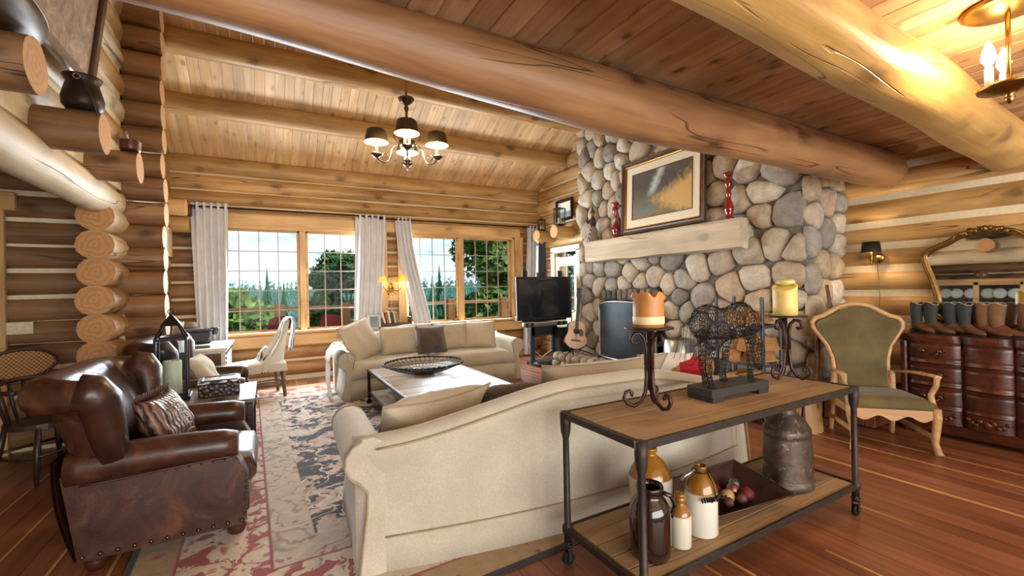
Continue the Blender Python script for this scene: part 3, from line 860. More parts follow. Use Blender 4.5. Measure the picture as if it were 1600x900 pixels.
pillow('fur_pillow', .48, .44, .17, M_FUR, 'square brown fur pillow at the middle of the far sofa', 'pillow', (2.22, 6.52, .475), (math.radians(72), 0, 0), None, None, 0, 5)
# pillows on the near sofa
pillow('throw_pillow', .72, .46, .22, M_LINENW, 'rumpled beige pillow in the left corner of the near sofa', 'pillow', (.90, 2.86, .475), (math.radians(48), math.radians(3), PI + .10), 'pillows on the near sofa', M_PIPE, .12, 6, .03)
pillow('fur_pillow', .46, .40, .18, M_FUR, 'dark brown fur pillow peeking over the back of the near sofa', 'pillow', (1.48, 2.88, .475), (math.radians(50), 0, PI - .1), None, None, .0, 7)
pillow('throw_pillow', 1.16, .46, .24, M_LINENW, 'wide beige pillow behind the middle of the near sofa back', 'pillow', (2.30, 2.76, .475), (math.radians(66), 0, PI - .1), 'pillows on the near sofa', M_PIPE, .06, 8, .02)
pillow('white_pillow', .5, .46, .2, M_WHITEC, 'white pillow at the right arm of the near sofa', 'pillow', (3.08, 2.86, .475), (math.radians(58), 0, PI - .45), None, None, .0, 9)
# red striped blanket pillow
t_ = NT('striped_wool'); sx_ = t_.n('SeparateXYZ', Vector=t_.coord((1, 1, 1), False))
x_ = t_.n('ValToRGB', Fac=t_.math('ADD', t_.math('MULTIPLY', sx_.outputs[0], 1.6), .5)); x_.color_ramp.interpolation = 'CONSTANT'; e_ = x_.color_ramp.elements
for k_ in range(6): e_.new(.5)
for a_, (p_, c_) in zip(e_, ((0, '3e4a3a'), (.12, '1f1c1a'), (.2, 'a9783e'), (.34, 'b01c30'), (.66, 'a9783e'), (.78, '1f1c1a'), (.84, '3e4a3a'), (.93, 'b01c30'))): a_.position = p_; a_.color = C(c_)
M_STRIPE = t_.out(x_.outputs[0], .95, 0., t_.noise(t_.coord(), 60., 3), .3)
pillow('striped_pillow', .62, .34, .2, M_STRIPE, 'red wool lumbar pillow with tan and black stripes on the near sofa', 'pillow', (3.30, 2.74, .60), (math.radians(35), 0, PI - .6), None, None, 0, 10)

# white fringed throw over the far sofa's left arm
th = thing('throw_blanket', 'white fringed throw draped over the left arm of the far sofa', 'throw', (.86, 6.55, 0))
pth = [(-.13, .07), (-.155, .25), (-.15, .40), (-.145, .50), (-.165, .56), (-.15, .64), (-.09, .69), (-.02, .692), (.04, .66), (.065, .58), (.07, .52)]
def thr(u, v):
    q = v * (len(pth) - 1); i = min(int(q), len(pth) - 2); f = q - i
    x = lerp(pth[i][0], pth[i + 1][0], f); z = lerp(pth[i][1], pth[i + 1][1], f)
    w = .012 * math.sin(u * 17 + v * 3)
    return (x - .015 - abs(w) * (1 if v < .4 else .1), -.46 + .5 * u + .03 * (1 - v), z + (.01 if v > .5 else 0))
MB().grid(thr, 20, 26).build('cloth', M_WHITEC, th)
fr_ = MB()
for k in range(26):
    p = thr(k / 25, 0); fr_.tube([p, (p[0] - .01 + RND.uniform(-.01, .01), p[1] + RND.uniform(-.012, .012), .012)], [.005, .003], 4)
fr_.build('fringe', M_WHITEC, th)

# ------------------------------------------------------------------ leather club chairs
t_ = NT('brown_leather'); v_ = t_.coord(); n_ = t_.noise(v_, 5., 6, .65, .6); n2_ = t_.noise(v_, 130., 2)
c_ = t_.ramp(n_, [(.28, C('241410')), (.52, C('402419')), (.78, C('6e442b'))])
M_LEATHER = t_.out(c_, t_.ramp(n_, [(.3, .30), (.7, .44)]), 0., t_.math('ADD', t_.math('MULTIPLY', n2_, .25), n_), .25, .006, Coat_Weight=.12)
M_NAIL = plain('nailhead_brass', C('7a6248'), .35, 1., .3)
M_FOOT = plain('turned_foot_wood', C('4a2417'), .35, 0, .3)

def club_chair(label, loc, rz, group):
    """faces local +X, near arm at -Y"""
    r = thing('leather_armchair', label, 'armchair', loc, rz, group)
    W2 = .44
    # side panels
    side = [(-.36, .09), (.36, .09), (.385, .12), (.40, .38), (.365, .45), (.33, .52), (-.30, .54), (-.42, .54)]
    for s in (-1, 1):
        MB().prism(side, .12, 0, None, False, 'xz', s * (W2 - .06)).build('side_panel', M_LEATHER, r)
        nb = MB()
        for i in range(11): nb.ball((lerp(-.34, .36, i / 10), s * (W2 + .002), .115), .011, 8)
        for i in range(7): nb.ball((.378 + .012 * i / 6, s * (W2 + .002), lerp(.15, .38, i / 6)), .008, 8)
        for i in range(12): nb.ball((lerp(-.28, .34, i / 11), s * (W2 + .002), .485), .007, 6)
        nb.build('nailheads', M_NAIL, r, kind='stuff')
        # rolled arm
        K = 14; rings = []
        for i in range(K + 1):
            t = i / K; x = lerp(-.40, .33, t); rr = .088 * (1.08 - .1 * t); z = .565 + .012 * math.sin(t * 3)
            yc = s * (W2 - .055 + .02 * t)
            if i == K: rr *= .8
            rings.append([(x + (.02 if i == K else 0), yc + rr * 1.05 * math.cos(a), z + rr * math.sin(a)) for a in (2 * PI * j / 16 for j in range(16))])
        arm = MB().rings(rings, True, (True, True)).build('arm', M_LEATHER, r)
        MB().tube([(x_, s * (W2 + .028), .50 + .01 * math.sin(x_ * 5)) for x_ in [lerp(-.34, .33, i / 12) for i in range(13)]], .006, 6).build('piping', M_LEATHER, arm)
        for fx in (-.31, .33):
            MB().lathe([(0, 0), (.03, 0), (.042, .02), (.05, .05), (.04, .075), (.055, .09), (.05, .105), (0, .105)], 16, (fx, s * (W2 - .09), 0)).build('foot', M_FOOT, r)
    MB().box((.36, 0, .24), (.07, .66, .28), 0, None, .02).build('front_panel', M_LEATHER, r)
    MB().box((0, 0, .2), (.7, .66, .2), 0, None, .01).build('seat_deck', M_LEATHER, r)
    # seat cushion
    rings = []
    for i in range(17):
        y = lerp(-.325, .325, i / 16); ed = min(i, 16 - i) / 2.5; q = 1 - .3 * max(0, 1 - ed) ** 2
        pr = [(-.3, .30), (.40, .30), (.435, .33), (.44, .37), (.415, .30 + .15 * q), (.3, .30 + .172 * q), (0, .30 + .18 * q), (-.3, .30 + .17 * q)]
        rings.append([(px, y, pz) for px, pz in pr])
    MB().rings(rings, True, (True, True)).build('seat_cushion', M_LEATHER, r)
    # wrap-around rolled back
    plan = []
    for i in range(29):
        a = lerp(-1.0, 1.0, i / 28)
        # squarish U open to +X
        y = W2 * math.copysign(min(1, abs(math.sin(a * 1.62)) ** .8), a); x = -.33 + .07 * (max(0, abs(a) - .45) / .55) ** 1.4
        plan.append((x, y * .97))
    rings = []
    for i, (x, y) in enumerate(plan):
        x0, y0 = plan[max(0, i - 1)]; x1, y1 = plan[min(28, i + 1)]
        tx, ty = x1 - x0, y1 - y0; l = math.hypot(tx, ty); nx, ny = -ty / l, tx / l      # points out of the U (rear)
        a = abs(lerp(-1, 1, i / 28)); e = sst((a - .62) / .38)
        top = lerp(1.02, 1.0, e); lean = .26; zb = lerp(.40, .60, sst((a - .45) / .4))
        pr = []
        for d, z in ((.05, zb), (.06, lerp(zb, top - .17, .5)), (.085, top - .2), (.10, top - .12)): pr.append((d + lean * (z - .45) * .55, z))
        cz, cd, rr = top - .07, .065 + lean * (top - .45) * .55 + .02, .105
        for q in (-.5, -.05, .45, .95, 1.45, 1.95, 2.5, 2.95): pr.append((cd + rr * math.cos(q), cz + rr * math.sin(q)))
        for d, z in ((-.075, top - .17), (-.10, .75), (-.09, .66), (-.07, zb)): pr.append((d + lean * (z - .45) * .45, z))
        crease = .012 * (math.cos(i * PI / 3.5) > .82)
        rings.append([(x + nx * (d - crease * (z > .6)), y + ny * (d - crease * (z > .6)) * .55, z) for d, z in pr])
    MB().rings(rings, True, (True, True)).build('backrest', M_LEATHER, r)
    for rg in (rings[0], rings[-1]):
        c0 = sum((Vector(rg[k]) for k in range(4, 12)), Vector()) / 8; s = 1 if c0.y > 0 else -1
        MB().tube([(c0.x - .06, c0.y, c0.z), (c0.x - .01, c0.y - s * .005, c0.z - .012), (c0.x + .02, c0.y - s * .02, c0.z - .055), (c0.x + .03, c0.y - s * .045, c0.z - .14), (c0.x + .04, c0.y - s * .07, c0.z - .25), (c0.x + .06, c0.y - s * .085, .60)], [.095, .1, .092, .084, .078, .066], 16).build('wing_roll', M_LEATHER, r)
    # loose leather panel at the rear, standing off the frame
    pr = []
    def rp(u, v):
        y = lerp(-W2 + .0, W2 - .0, u); z = lerp(.09, .62, v)
        b = .035 * math.sin(v * PI)
        return (-.37 - b * .7 - .085 * v, y, z)
    g = MB().grid(rp, 10, 12); g.grid(lambda u, v: (rp(u, v)[0] + .012, rp(u, v)[1], rp(u, v)[2]), 10, 12, 0, None, True); g.build('rear_panel', M_LEATHER, r)
    MB().box((-.345, 0, .33), (.02, .84, .46)).build('frame_lining', plain('black_lining', C('0c0a09'), .95), r)
    return r
GC = 'brown leather club chairs'
chair_a = club_chair('brown leather armchair in the left foreground with a nailhead trimmed side', (-.52, 3.50, 0), 0, GC)
chair_b = dup(chair_a, None, (-.56, 5.42, 0), 0, 'brown leather armchair behind the side table with the lantern')
# tooled leather pillow on the near chair, cream pillow on the far chair
t_ = NT('tooled_leather'); v_ = t_.coord(); w_ = t_.n('TexWave', Vector=v_, Scale=9., Distortion=6., Detail=2.).outputs[1]
M_TOOL = t_.out(t_.mix(t_.ramp(w_, [(.3, 0.), (.7, 1.)]), C('3a211a'), C('7c5a48')), .4, 0., w_, .6, .01)
pl1 = pillow('leather_pillow', .46, .40, .17, M_TOOL, 'pleated tooled leather pillow on the near leather armchair', 'pillow', (-.50, 3.52, .465), (math.radians(66), 0, PI / 2 - .22), None, None, .05, 12, .02)
st = MB()
for k in range(9):
    st.tube([(-.06 + .012 * math.sin(k), .05 + k * .038, .088), (.0, .06 + k * .038, .093), (.06, .05 + k * .038, .088)], .005, 5)
st.build('lacing', plain('pale_lacing', C('b49b86'), .7), pl1)
fr_ = MB()
for k in range(18):
    x0 = -.2 + k * .0235; fr_.tube([(x0, .39, .0), (x0 + RND.uniform(-.01, .01), .425, .02)], [.008, .004], 5)
fr_.build('fringe', plain('leather_fringe', C('5a3526'), .6), pl1)
pillow('cream_pillow', .46, .40, .18, M_LINENW, 'cream pillow on the leather armchair behind the lantern', 'pillow', (-.50, 5.42, .475), (math.radians(64), 0, PI / 2 - .15), None, M_PIPE, .0, 13)
# ------------------------------------------------------------------ tables
M_OAKTOP = wood('weathered_oak', C('8a6f50'), C('b99b73'), .9, 9., .3, .5, .6, .3, .22)
M_PALETOP = wood('bleached_oak', C('b0a99e'), C('d9d3c8'), .9, 9., .35, .6, .3, .3, .12)

def plank_top(parent, w, d, z, th, n, mat, name='plank', gap=.003):
    pw = d / n
    me = MB().box((0, 0, 0), (w, pw - gap, th), 0, None, .003).mesh(name, mat)
    for i in range(n): link(name, me, parent, (0, -d / 2 + pw * (i + .5), z + RND.uniform(-.001, .001)))

def caster(parent, x, y, mat=M_IRON):
    c = MB().tube([(x, y, .125), (x, y, .085)], .014, 10)
    c.tube([(x, y, .11), (x, y, .104)], .026, 12)
    for s in (-1, 1): c.box((x, y + s * .018, .06), (.02, .006, .07), 0, None, .002)
    o = c.build('caster_fork', mat, parent)
    MB().rings([[(x + .034 * math.cos(a), y + q, .034 + .034 * math.sin(a)) for a in (2 * PI * j / 16 for j in range(16))] for q in (-.011, .011)]).build('wheel', M_BLACK, o)

ct = thing('console_table', 'wood and iron console table on casters behind the near sofa', 'console table', (2.255, 1.605, 0))
plank_top(ct, 1.78, .53, .785, .026, 5, M_OAKTOP)
plank_top(ct, 1.78, .53, .188, .024, 5, M_OAKTOP)
for z in (.783, .185):
    f = MB()
    for s in (-1, 1):
        f.box((0, s * .274, z), (1.86, .018, .036), 0, None, .003); f.box((s * .914, 0, z), (.018, .55, .036), 0, None, .003)
    f.build('frame_rail', M_IRON, ct)
for sx in (-1, 1):
    for sy in (-1, 1):
        x, y = sx * .905, sy * .266
        lg = MB().lathe([(.0, .12), (.02, .12), (.02, .165), (.027, .17), (.027, .205), (.018, .21), (.0165, .66), (.026, .70), (.028, .74), (.028, .80), (.0, .80)], 14, (x, y, 0)).build('leg', M_IRON, ct)
        c = caster(lg, x, y)

cf = thing('coffee_table', 'square coffee table with bleached plank top and dark iron frame', 'coffee table', (1.67, 4.92, 0))
plank_top(cf, 1.10, 1.86, .438, .024, 8, M_PALETOP)
plank_top(cf, 1.08, 1.84, .155, .02, 8, M_PALETOP)
for z, hh in ((.435, .034), (.15, .03)):
    f = MB()
    for s in (-1, 1):
        f.box((0, s * .935, z), (1.14, .018, hh), 0, None, .003); f.box((s * .56, 0, z), (.018, 1.88, hh), 0, None, .003)
    f.build('frame_rail', M_BLACK, cf)
for sx in (-1, 1):
    for sy in (-1, 1):
        lg = MB().box((sx * .55, sy * .925, .27), (.035, .035, .36), 0, None, .004).build('leg', M_BLACK, cf); caster(lg, sx * .55, sy * .925, M_BLACK)

# wire basket with a wooden plate
wbk = thing('wire_basket', 'wide shallow black wire basket on the coffee table', 'basket', (1.62, 5.13, .452))
RB = .47
def bz(r): return .008 + .125 * (r / RB) ** 2.2
b = MB()
for rr, th_ in ((.13, .004), (.2, .003), (.27, .003), (.34, .003), (.405, .003)):
    b.tube([(rr * math.cos(a), rr * math.sin(a), bz(rr)) for a in (2 * PI * i / 48 for i in range(48))], th_, 5, 0, None, True)
b.build('wire_ring', M_BLACK, wbk, kind='stuff')
b = MB()
for k in range(44):
    a = 2 * PI * k / 44; tw = .5
    for s in (-1, 1): b.tube([(r_ * math.cos(a + s * tw * r_), r_ * math.sin(a + s * tw * r_), bz(r_)) for r_ in (.02, .13, .22, .31, .40, RB)], .0024, 4)
b.build('wire_spoke', M_BLACK, wbk, kind='stuff')
b = MB()
for ph in (0, PI):
    b.tube([((RB + .008 * math.cos(24 * a + ph)) * math.cos(a), (RB + .008 * math.cos(24 * a + ph)) * math.sin(a), bz(RB) + .008 * math.sin(24 * a + ph)) for a in (2 * PI * i / 190 for i in range(190))], .007, 5, 0, None, True)
b.build('twisted_rim', M_BLACK, wbk)
tag(MB().lathe([(0, .0), (.09, .0), (.13, .02), (.15, .045), (.14, .05), (.1, .03), (0, .026)], 28).build('wooden_bowl', wood('bowl_wood', C('8a6a48'), C('b39470'), 2., 12.), None, (1.62, 5.13, .468)), 'shallow tan wooden bowl inside the wire basket', 'bowl')
bk = thing('book', 'pale book lying on the lower shelf of the coffee table', 'book', (1.42, 5.35, .165), .1)
MB().box((0, 0, .025), (.30, .22, .05), 0, None, .003).build('pages', plain('paper', C('e8e2d6'), .9), bk)
for z in (.0515, .0): MB().box((-.003, 0, z + .002), (.31, .23, .004)).build('cover', plain('pale_cover', C('d4d2cc'), .6), bk)

# side table between the leather chairs
sd = thing('side_table', 'weathered wood side table with dark apron between the leather armchairs', 'side table', (-.58, 4.55, 0))
M_DARKW = wood('black_stained_wood', C('1e1715'), C('3a2c27'), .9, 9., 0, 0, .35)
plank_top(sd, .94, .80, .588, .03, 5, wood('grey_oak_top', C('6d6055'), C('9a8c7e'), .9, 9., .3, .5, .32, .3, .12))
a = MB()
for s in (-1, 1): a.box((0, s * .37, .525), (.88, .03, .095), 0, None, .004); a.box((s * .44, 0, .525), (.03, .74, .095), 0, None, .004)
a.build('apron', M_DARKW, sd)
for sx in (-1, 1):
    for sy in (-1, 1): MB().box((sx * .435, sy * .365, .285), (.045, .045, .57), 0, None, .004).build('leg', M_DARKW, sd)
plank_top(sd, .86, .72, .2, .022, 5, M_PALETOP)
MB().tube([(.46, -.06, .53), (.485, -.05, .53), (.485, .05, .53), (.46, .06, .53)], .007, 6).build('pull', M_SILVER, sd)

# lantern with candle
ln = thing('candle_lantern', 'tall black metal lantern with glass panes on the side table', 'lantern', (-.70, 4.52, .603), .06)
MB().box((0, 0, .015), (.25, .25, .03), 0, None, .006).build('base', M_BLACK, ln)
h = MB()
for sx in (-1, 1):
    for sy in (-1, 1): h.box((sx * .1, sy * .1, .265), (.018, .018, .47))
for z in (.045, .495):
    for s in (-1, 1): h.box((s * .1, 0, z), (.018, .2, .02)); h.box((0, s * .1, z), (.2, .018, .02))
for sx in (-1, 1):
    for sy in (-1, 1): h.tube([(sx * .1, sy * .1, .5), (sx * .045, sy * .045, .62)], .009, 6)
h.build('frame', M_BLACK, ln)
for k in range(4):
    M = RZ(k * PI / 2)
    MB().box((0, .1, .27), (.18, .003, .43), 0, M).build('glass_pane', M_GLASS, ln)
rf_ = MB(); rf_.rings([[(q * x_, q * y_, z) for x_, y_ in ((-1, -1), (1, -1), (1, 1), (-1, 1))] for q, z in ((.07, .605), (.066, .615), (.004, .70))], True, (True, True), 0, False); rf_.build('roof', M_BLACK, ln)
MB().tube([(.022 * math.cos(a), 0, .72 + .022 * math.sin(a)) for a in (2 * PI * i / 16 for i in range(16))], .0035, 6, 0, None, True).build('ring', M_BLACK, ln)
def wax(name, c, e=.0, sss=.3): 
    t = NT(name); n = t.noise(t.coord(), 9., 4)
    c2 = tuple(x * .82 for x in c[:3]) + (1,)
    return t.out(t.ramp(n, [(.3, c2), (.7, c)]), .45, 0., n, .15, .006, Subsurface_Weight=sss, Subsurface_Radius=(.05, .03, .01), Subsurface_Scale=.3)
cd = thing('pillar_candle', 'tall white pillar candle inside the black lantern', 'candle', (-.70, 4.52, .634))
MB().lathe([(0, 0), (.062, 0), (.065, .006), (.064, .27), (.058, .285), (.05, .28), (0, .272)], 24).build('wax', wax('white_wax', C('e4e6d2')), cd)
MB().tube([(0, 0, .27), (.004, 0, .295)], .0022, 5).build('wick', M_BLACK, cd)
# carved box
bx = thing('carved_box', 'dark reptile textured box with carved silvery lid on the side table', 'box', (-.375, 4.52, .603), .04)
t_ = NT('crocodile_hide'); d_ = t_.n('TexVoronoi', Vector=t_.coord((34, 34, 34), False), Scale=1.).outputs[0]
M_CROC = t_.out(t_.ramp(d_, [(.1, C('4a2a22')), (.6, C('1c0f0d'))]), .35, 0., d_, .6, .01)
MB().box((0, 0, .055), (.29, .26, .11), 0, None, .006).build('body', M_CROC, bx)
t_ = NT('carved_lid'); d_ = t_.noise(t_.coord((1, 1, 1), False), 14., 4, .6, 1.)
lid = MB().box((0, 0, .122), (.30, .27, .022), 0, None, .004).build('lid', t_.out(t_.ramp(d_, [(.44, C('2a211d')), (.54, C('b9b3ac'))]), .35, .3, d_, .6, .01), bx)
f = MB()
for s in (-1, 1): f.box((0, s * .115, .136), (.27, .02, .008), 0, None, .002); f.box((s * .125, 0, .136), (.02, .23, .008), 0, None, .002)
f.build('carved_border', M_DARKW, lid)
tag(MB().ball((0, 0, .006), (.05, .03, .007), 10, 0, None, .3, 2).build('dried_leaf', plain('dried_leaf', C('4d3b2a'), .8), None, (-.36, 4.25, .603)), 'small dark dried leaf on the side table edge', 'leaf')
# ------------------------------------------------------------------ on and under the console top
ZT, ZS = .799, .201
def scroll(x0, r, turns, s=1, n=22, a0=-PI / 2):
    """planar spiral points (u,z) around its own centre"""
    return [(r * (1 - .62 * i / n) * math.cos(a0 + s * turns * 2 * PI * i / n), r * (1 - .62 * i / n) * math.sin(a0 + s * turns * 2 * PI * i / n)) for i in range(n + 1)]
def candlestick(label, loc, rz, hgt):
    r = thing('iron_candlestick', label, 'candlestick', loc, rz, 'iron candlesticks on the console')
    MB().lathe([(0, hgt), (.125, hgt + .004), (.128, hgt + .012), (.12, hgt + .012), (.02, hgt + .006), (0, hgt + .006)], 28).build('drip_plate', M_RUST, r)
    for k in range(3):
        M = RZ(k * 2 * PI / 3)
        bar = MB()
        # lower foot scroll
        low = [(.018, hgt * .55), (.018, .16), (.026, .09), (.05, .04), (.085, .017), (.12, .03), (.138, .06), (.13, .09), (.108, .098), (.095, .082), (.103, .07)]
        bar.tube([(u, 0, z) for u, z in low], [.011] * 7 + [.010, .010, .011, .012], 8, 0, M)
        up = [(.018, hgt * .5), (.018, hgt - .10), (.026, hgt - .045), (.05, hgt - .018), (.078, hgt - .022), (.094, hgt - .045), (.088, hgt - .07), (.07, hgt - .072), (.066, hgt - .06)]
        bar.tube([(u, 0, z) for u, z in up], [.011] * 6 + [.011, .012, .013], 8, 0, M)
        bar.build('scrolled_leg', M_RUST, r)
    MB().tube([(0, 0, .1), (0, 0, hgt)], .012, 8).build('stem', M_RUST, r)
    return r
candlestick('tall iron candlestick at the left end of the console top', (1.755, 1.665, ZT), .5, .42)
candlestick('iron candlestick at the right end of the console top', (3.03, 1.665, ZT), .9, .42)
M_WAXO = wax('amber_wax', C('c98a4a')); M_WAXY = wax('yellow_wax', C('ecd07c'), 0, .4)
c = thing('pillar_candle', 'amber pillar candle with melted scalloped rim on the left candlestick', 'candle', (1.755, 1.665, ZT + .433))
rings = []
for z, q in ((0, 1), (.05, 1), (.1, 1), (.14, 1), (.165, 1.01), (.175, 1.0), (.17, .9), (.10, .86)):
    rings.append([((.079 * q + (.012 * max(0, math.sin(5 * a + 1)) if z > .16 else 0)) * math.cos(a), (.079 * q + (.012 * max(0, math.sin(5 * a + 1)) if z > .16 else 0)) * math.sin(a), z + (.016 * math.sin(7 * a) if z > .15 else 0)) for a in (2 * PI * j / 36 for j in range(36))])
MB().rings(rings).build('wax', M_WAXO, c)
MB().lathe([(.0795, .018), (.081, .02), (.081, .056), (.0795, .058)], 36, (0, 0, 0), 0, None, (False, False)).build('wax_band', plain('pale_wax_band', C('f2e2b0'), .5), c)
MB().tube([(0, 0, .1), (.003, 0, .13)], .0025, 5).build('wick', M_BLACK, c)
c = thing('pillar_candle', 'yellow pillar candle with a slumped top on the right candlestick', 'candle', (3.03, 1.665, ZT + .433))
rings = []
for z, q in ((0, 1), (.06, 1), (.12, 1), (.17, 1.0), (.195, 1.02), (.2, .9), (.185, .75)):
    rings.append([(.073 * q * math.cos(a), .073 * q * math.sin(a), z + (.03 * math.cos(a - .4) * (z / .2) ** 3)) for a in (2 * PI * j / 28 for j in range(28))])
MB().rings(rings).build('wax', M_WAXY, c)
MB().ball((.03, .01, .222), (.06, .055, .022), 14, 0, None, .3, 4).build('melted_lip', plain('pale_green_wax', C('d8d483'), .4), c)

# wire horse
hs = thing('wire_horse', 'grazing horse sculpture of black wire on a dark block', 'sculpture', (2.36, 1.63, ZT), math.radians(-2))
hb = MB().box((0, 0, .048), (.50, .175, .05), 0, None, .004); 
for s in (-1, 1): hb.box((s * .2, 0, .012), (.09, .17, .026))
hb.build('plinth', plain('dark_plinth', C('383432'), .55, .2), hs)
ZB = .073
# body stations along x (head to the right): centre z, half-height, half-width
ST = [(-.27, .345, .03, .03), (-.255, .35, .07, .055), (-.215, .36, .095, .075), (-.16, .365, .10, .08), (-.10, .355, .092, .076), (-.04, .345, .088, .074), (.02, .345, .094, .076), (.08, .36, .105, .078), (.14, .365, .105, .07), (.19, .35, .09, .055)]
def hring(x, z, hh, hw, n=20): return [(x, hw * math.cos(2 * PI * i / n), ZB + z + hh * math.sin(2 * PI * i / n)) for i in range(n)]
wr = MB(); rw = random.Random(3)
def wire(path, r=.0022, loop=False, M_=None): wr.tube([(p[0] + rw.uniform(-.004, .004), p[1] + rw.uniform(-.004, .004), p[2] + rw.uniform(-.004, .004)) for p in path], r, 4, 0, None, loop, False)
def interp(t):
    q = t * (len(ST) - 1); i = min(int(q), len(ST) - 2); f = q - i
    return [lerp(a, b_, f) for a, b_ in zip(ST[i], ST[i + 1])]
for k in range(28): wire(hring(*interp(k / 27)), .0017, True)
for j in range(20):
    pth = []
    for k in range(28):
        x, z, hh, hw = interp(k / 27); a = 2 * PI * (j + .35 * math.sin(k * .8 + j)) / 20
        pth.append((x, hw * math.cos(a), ZB + z + hh * math.sin(a)))
    wire(pth, .0017)
wr.build('wire_barrel', M_BLACK, hs, kind='stuff'); wr = MB()
# neck and lowered head
NK = [((.15, 0, .37), .085, .052), ((.20, 0, .35), .078, .048), ((.235, 0, .30), .062, .04), ((.255, 0, .24), .05, .034), ((.265, 0, .19), .042, .032), ((.275, 0, .155), .046, .032), ((.28, 0, .11), .036, .026), ((.283, 0, .07), .027, .021), ((.284, 0, .05), .018, .016)]
def nring(i, n=14):
    (p, a, b_) = NK[i]; q = Vector(NK[min(i + 1, len(NK) - 1)][0]) - Vector(NK[max(i - 1, 0)][0]); q.normalize()
    s = Vector((0, 1, 0)); u = q.cross(s)
    return [tuple(Vector((p[0], p[1], ZB + p[2])) + u * a * math.cos(2 * PI * k / n) + s * b_ * math.sin(2 * PI * k / n)) for k in range(n)]
R_ = [nring(i) for i in range(len(NK))]
for i, rg in enumerate(R_):
    wire(rg, .0017, True)
    if i + 1 < len(R_): wire([tuple((Vector(a) + Vector(b_)) / 2) for a, b_ in zip(rg, R_[i + 1])], .0017, True)
for j in range(14): wire([R_[i][(j + (i % 2)) % 14] for i in range(len(NK))], .0017)
for s in (-1, 1): wire([(.25, s * .02, ZB + .205), (.235, s * .035, ZB + .225), (.262, s * .022, ZB + .19)], .0025)
wr.build('wire_neck_and_head', M_BLACK, hs, kind='stuff')
def leg(x, y, top, pts):
    global wr
    wr = MB(); n = 9; rr = [.05, .036, .024, .02, .022, .016, .016, .024]
    rgs = []
    for (px, pz), r_ in zip(pts, rr): rgs.append([(x + px + r_ * math.cos(2 * PI * i / n), y + r_ * .8 * math.sin(2 * PI * i / n), ZB + pz) for i in range(n)])
    for g in rgs: wire(g, .002, True)
    for a, b_ in zip(rgs, rgs[1:]): wire([tuple((Vector(p) + Vector(q)) / 2) for p, q in zip(a, b_)], .002, True)
    for j in range(n): wire([g[(j + i % 2) % n] for i, g in enumerate(rgs)], .002)
    wr.build('wire_leg', M_BLACK, hs)
hind = [(.0, .31), (.005, .25), (-.005, .19), (-.02, .14), (-.02, .11), (-.012, .06), (-.008, .03), (.0, .003)]
frnt = [(.0, .30), (.002, .25), (.004, .2), (.002, .15), (.004, .12), (.0, .07), (.0, .035), (.006, .003)]
leg(-.205, -.045, 0, hind); leg(-.165, .045, 0, [(a + .03 * (1 - b_ / .31), b_) for a, b_ in hind]); leg(.135, -.045, 0, frnt); leg(.06, .045, 0, [(a - .05 * (1 - b_ / .3), b_) for a, b_ in frnt])
wr = MB()
for k in range(5):
    d = .012 * (k - 2)
    wire([(-.255, d * .5, ZB + .40), (-.295, d, ZB + .39), (-.32 - .006 * k, d * 1.5, ZB + .34), (-.325 - .01 * k, d * 1.5, ZB + .26), (-.33 - .012 * k, d * 2, ZB + .20), (-.315 - .02 * k, d * 2, ZB + .165)], .0018)
wire([(-.33, 0, ZB + .25), (-.37, 0, ZB + .18), (-.355, .0, ZB + .135), (-.30, 0, ZB + .13), (-.24, .0, ZB + .18)], .0018)
wr.build('wire_tail', M_BLACK, hs, kind='stuff')

# stoneware on the lower shelf
def glaze(name, top, bot, zsplit, rough=.15):
    t = NT(name); z = t.n('SeparateXYZ', Vector=t.coord((1, 1, 1), False)).outputs[2]
    n = t.noise(t.coord(), 8., 4)
    zz = t.math('ADD', z, t.math('MULTIPLY', t.math('SUBTRACT', n, .5), .012))
    tc = t.ramp(n, [(.3, tuple(x * .6 for x in top[:3]) + (1,)), (.7, top)])
    bc = t.ramp(n, [(.3, tuple(x * .9 for x in bot[:3]) + (1,)), (.7, bot)])
    return t.out(t.mix(t.ramp(zz, [(zsplit - .004, 0.), (zsplit + .004, 1.)]), bc, tc), rough, 0., n, .08, .004, Coat_Weight=.4)
tagm = lambda o, l, c, g=None: tag(o, l, c, g)
GJ = 'two tone stoneware jugs'
j1 = thing('stoneware_jug', 'largest cream stoneware jug with brown shoulder and stopper, at the back of the shelf', 'jug', (1.80, 1.72, ZS), 0, GJ)
MB().lathe([(0, 0), (.105, 0), (.112, .01), (.114, .2), (.112, .225), (.1, .26), (.07, .305), (.038, .33), (.03, .34), (.036, .35), (.038, .365), (.034, .375), (.03, .365), (.028, .34), (0, .34)], 32).build('body', glaze('glaze_large', C('9c6a25'), C('d8d4c6'), .222), j1)
MB().lathe([(0, .35), (.026, .35), (.028, .385), (.018, .395), (0, .396)], 16).build('stopper', plain('cork', C('6a5138'), .8), j1)
j2 = thing('stoneware_jug', 'cream stoneware bottle with brown shoulder and wire bail handle', 'jug', (1.895, 1.475, ZS), 0, GJ)
MB().lathe([(0, 0), (.072, 0), (.078, .008), (.079, .205), (.077, .222), (.066, .255), (.042, .295), (.026, .305), (.024, .315), (.031, .325), (.031, .335), (.026, .338), (.022, .33), (.02, .3), (0, .3)], 30).build('body', glaze('glaze_medium', C('93621f'), C('dcdacd'), .212), j2)
bl = MB(); bl.tube([(0, -.04, .31), (0, -.07, .27), (.0, -.083, .225), (0, -.083, .20)], .003, 5); bl.tube([(.0, .04, .31), (0, .07, .27), (0, .083, .225)], .003, 5); bl.tube([(.04 * math.cos(a), .04 * math.sin(a), .31) for a in (2 * PI * i / 16 for i in range(16))], .003, 5, 0, None, True)
bl.tube([(-.06 + .009 * i, -.085 - .01 * math.sin(i * .6), .2 + .006 * math.sin(i * 2.1)) for i in range(16)], .003, 5)
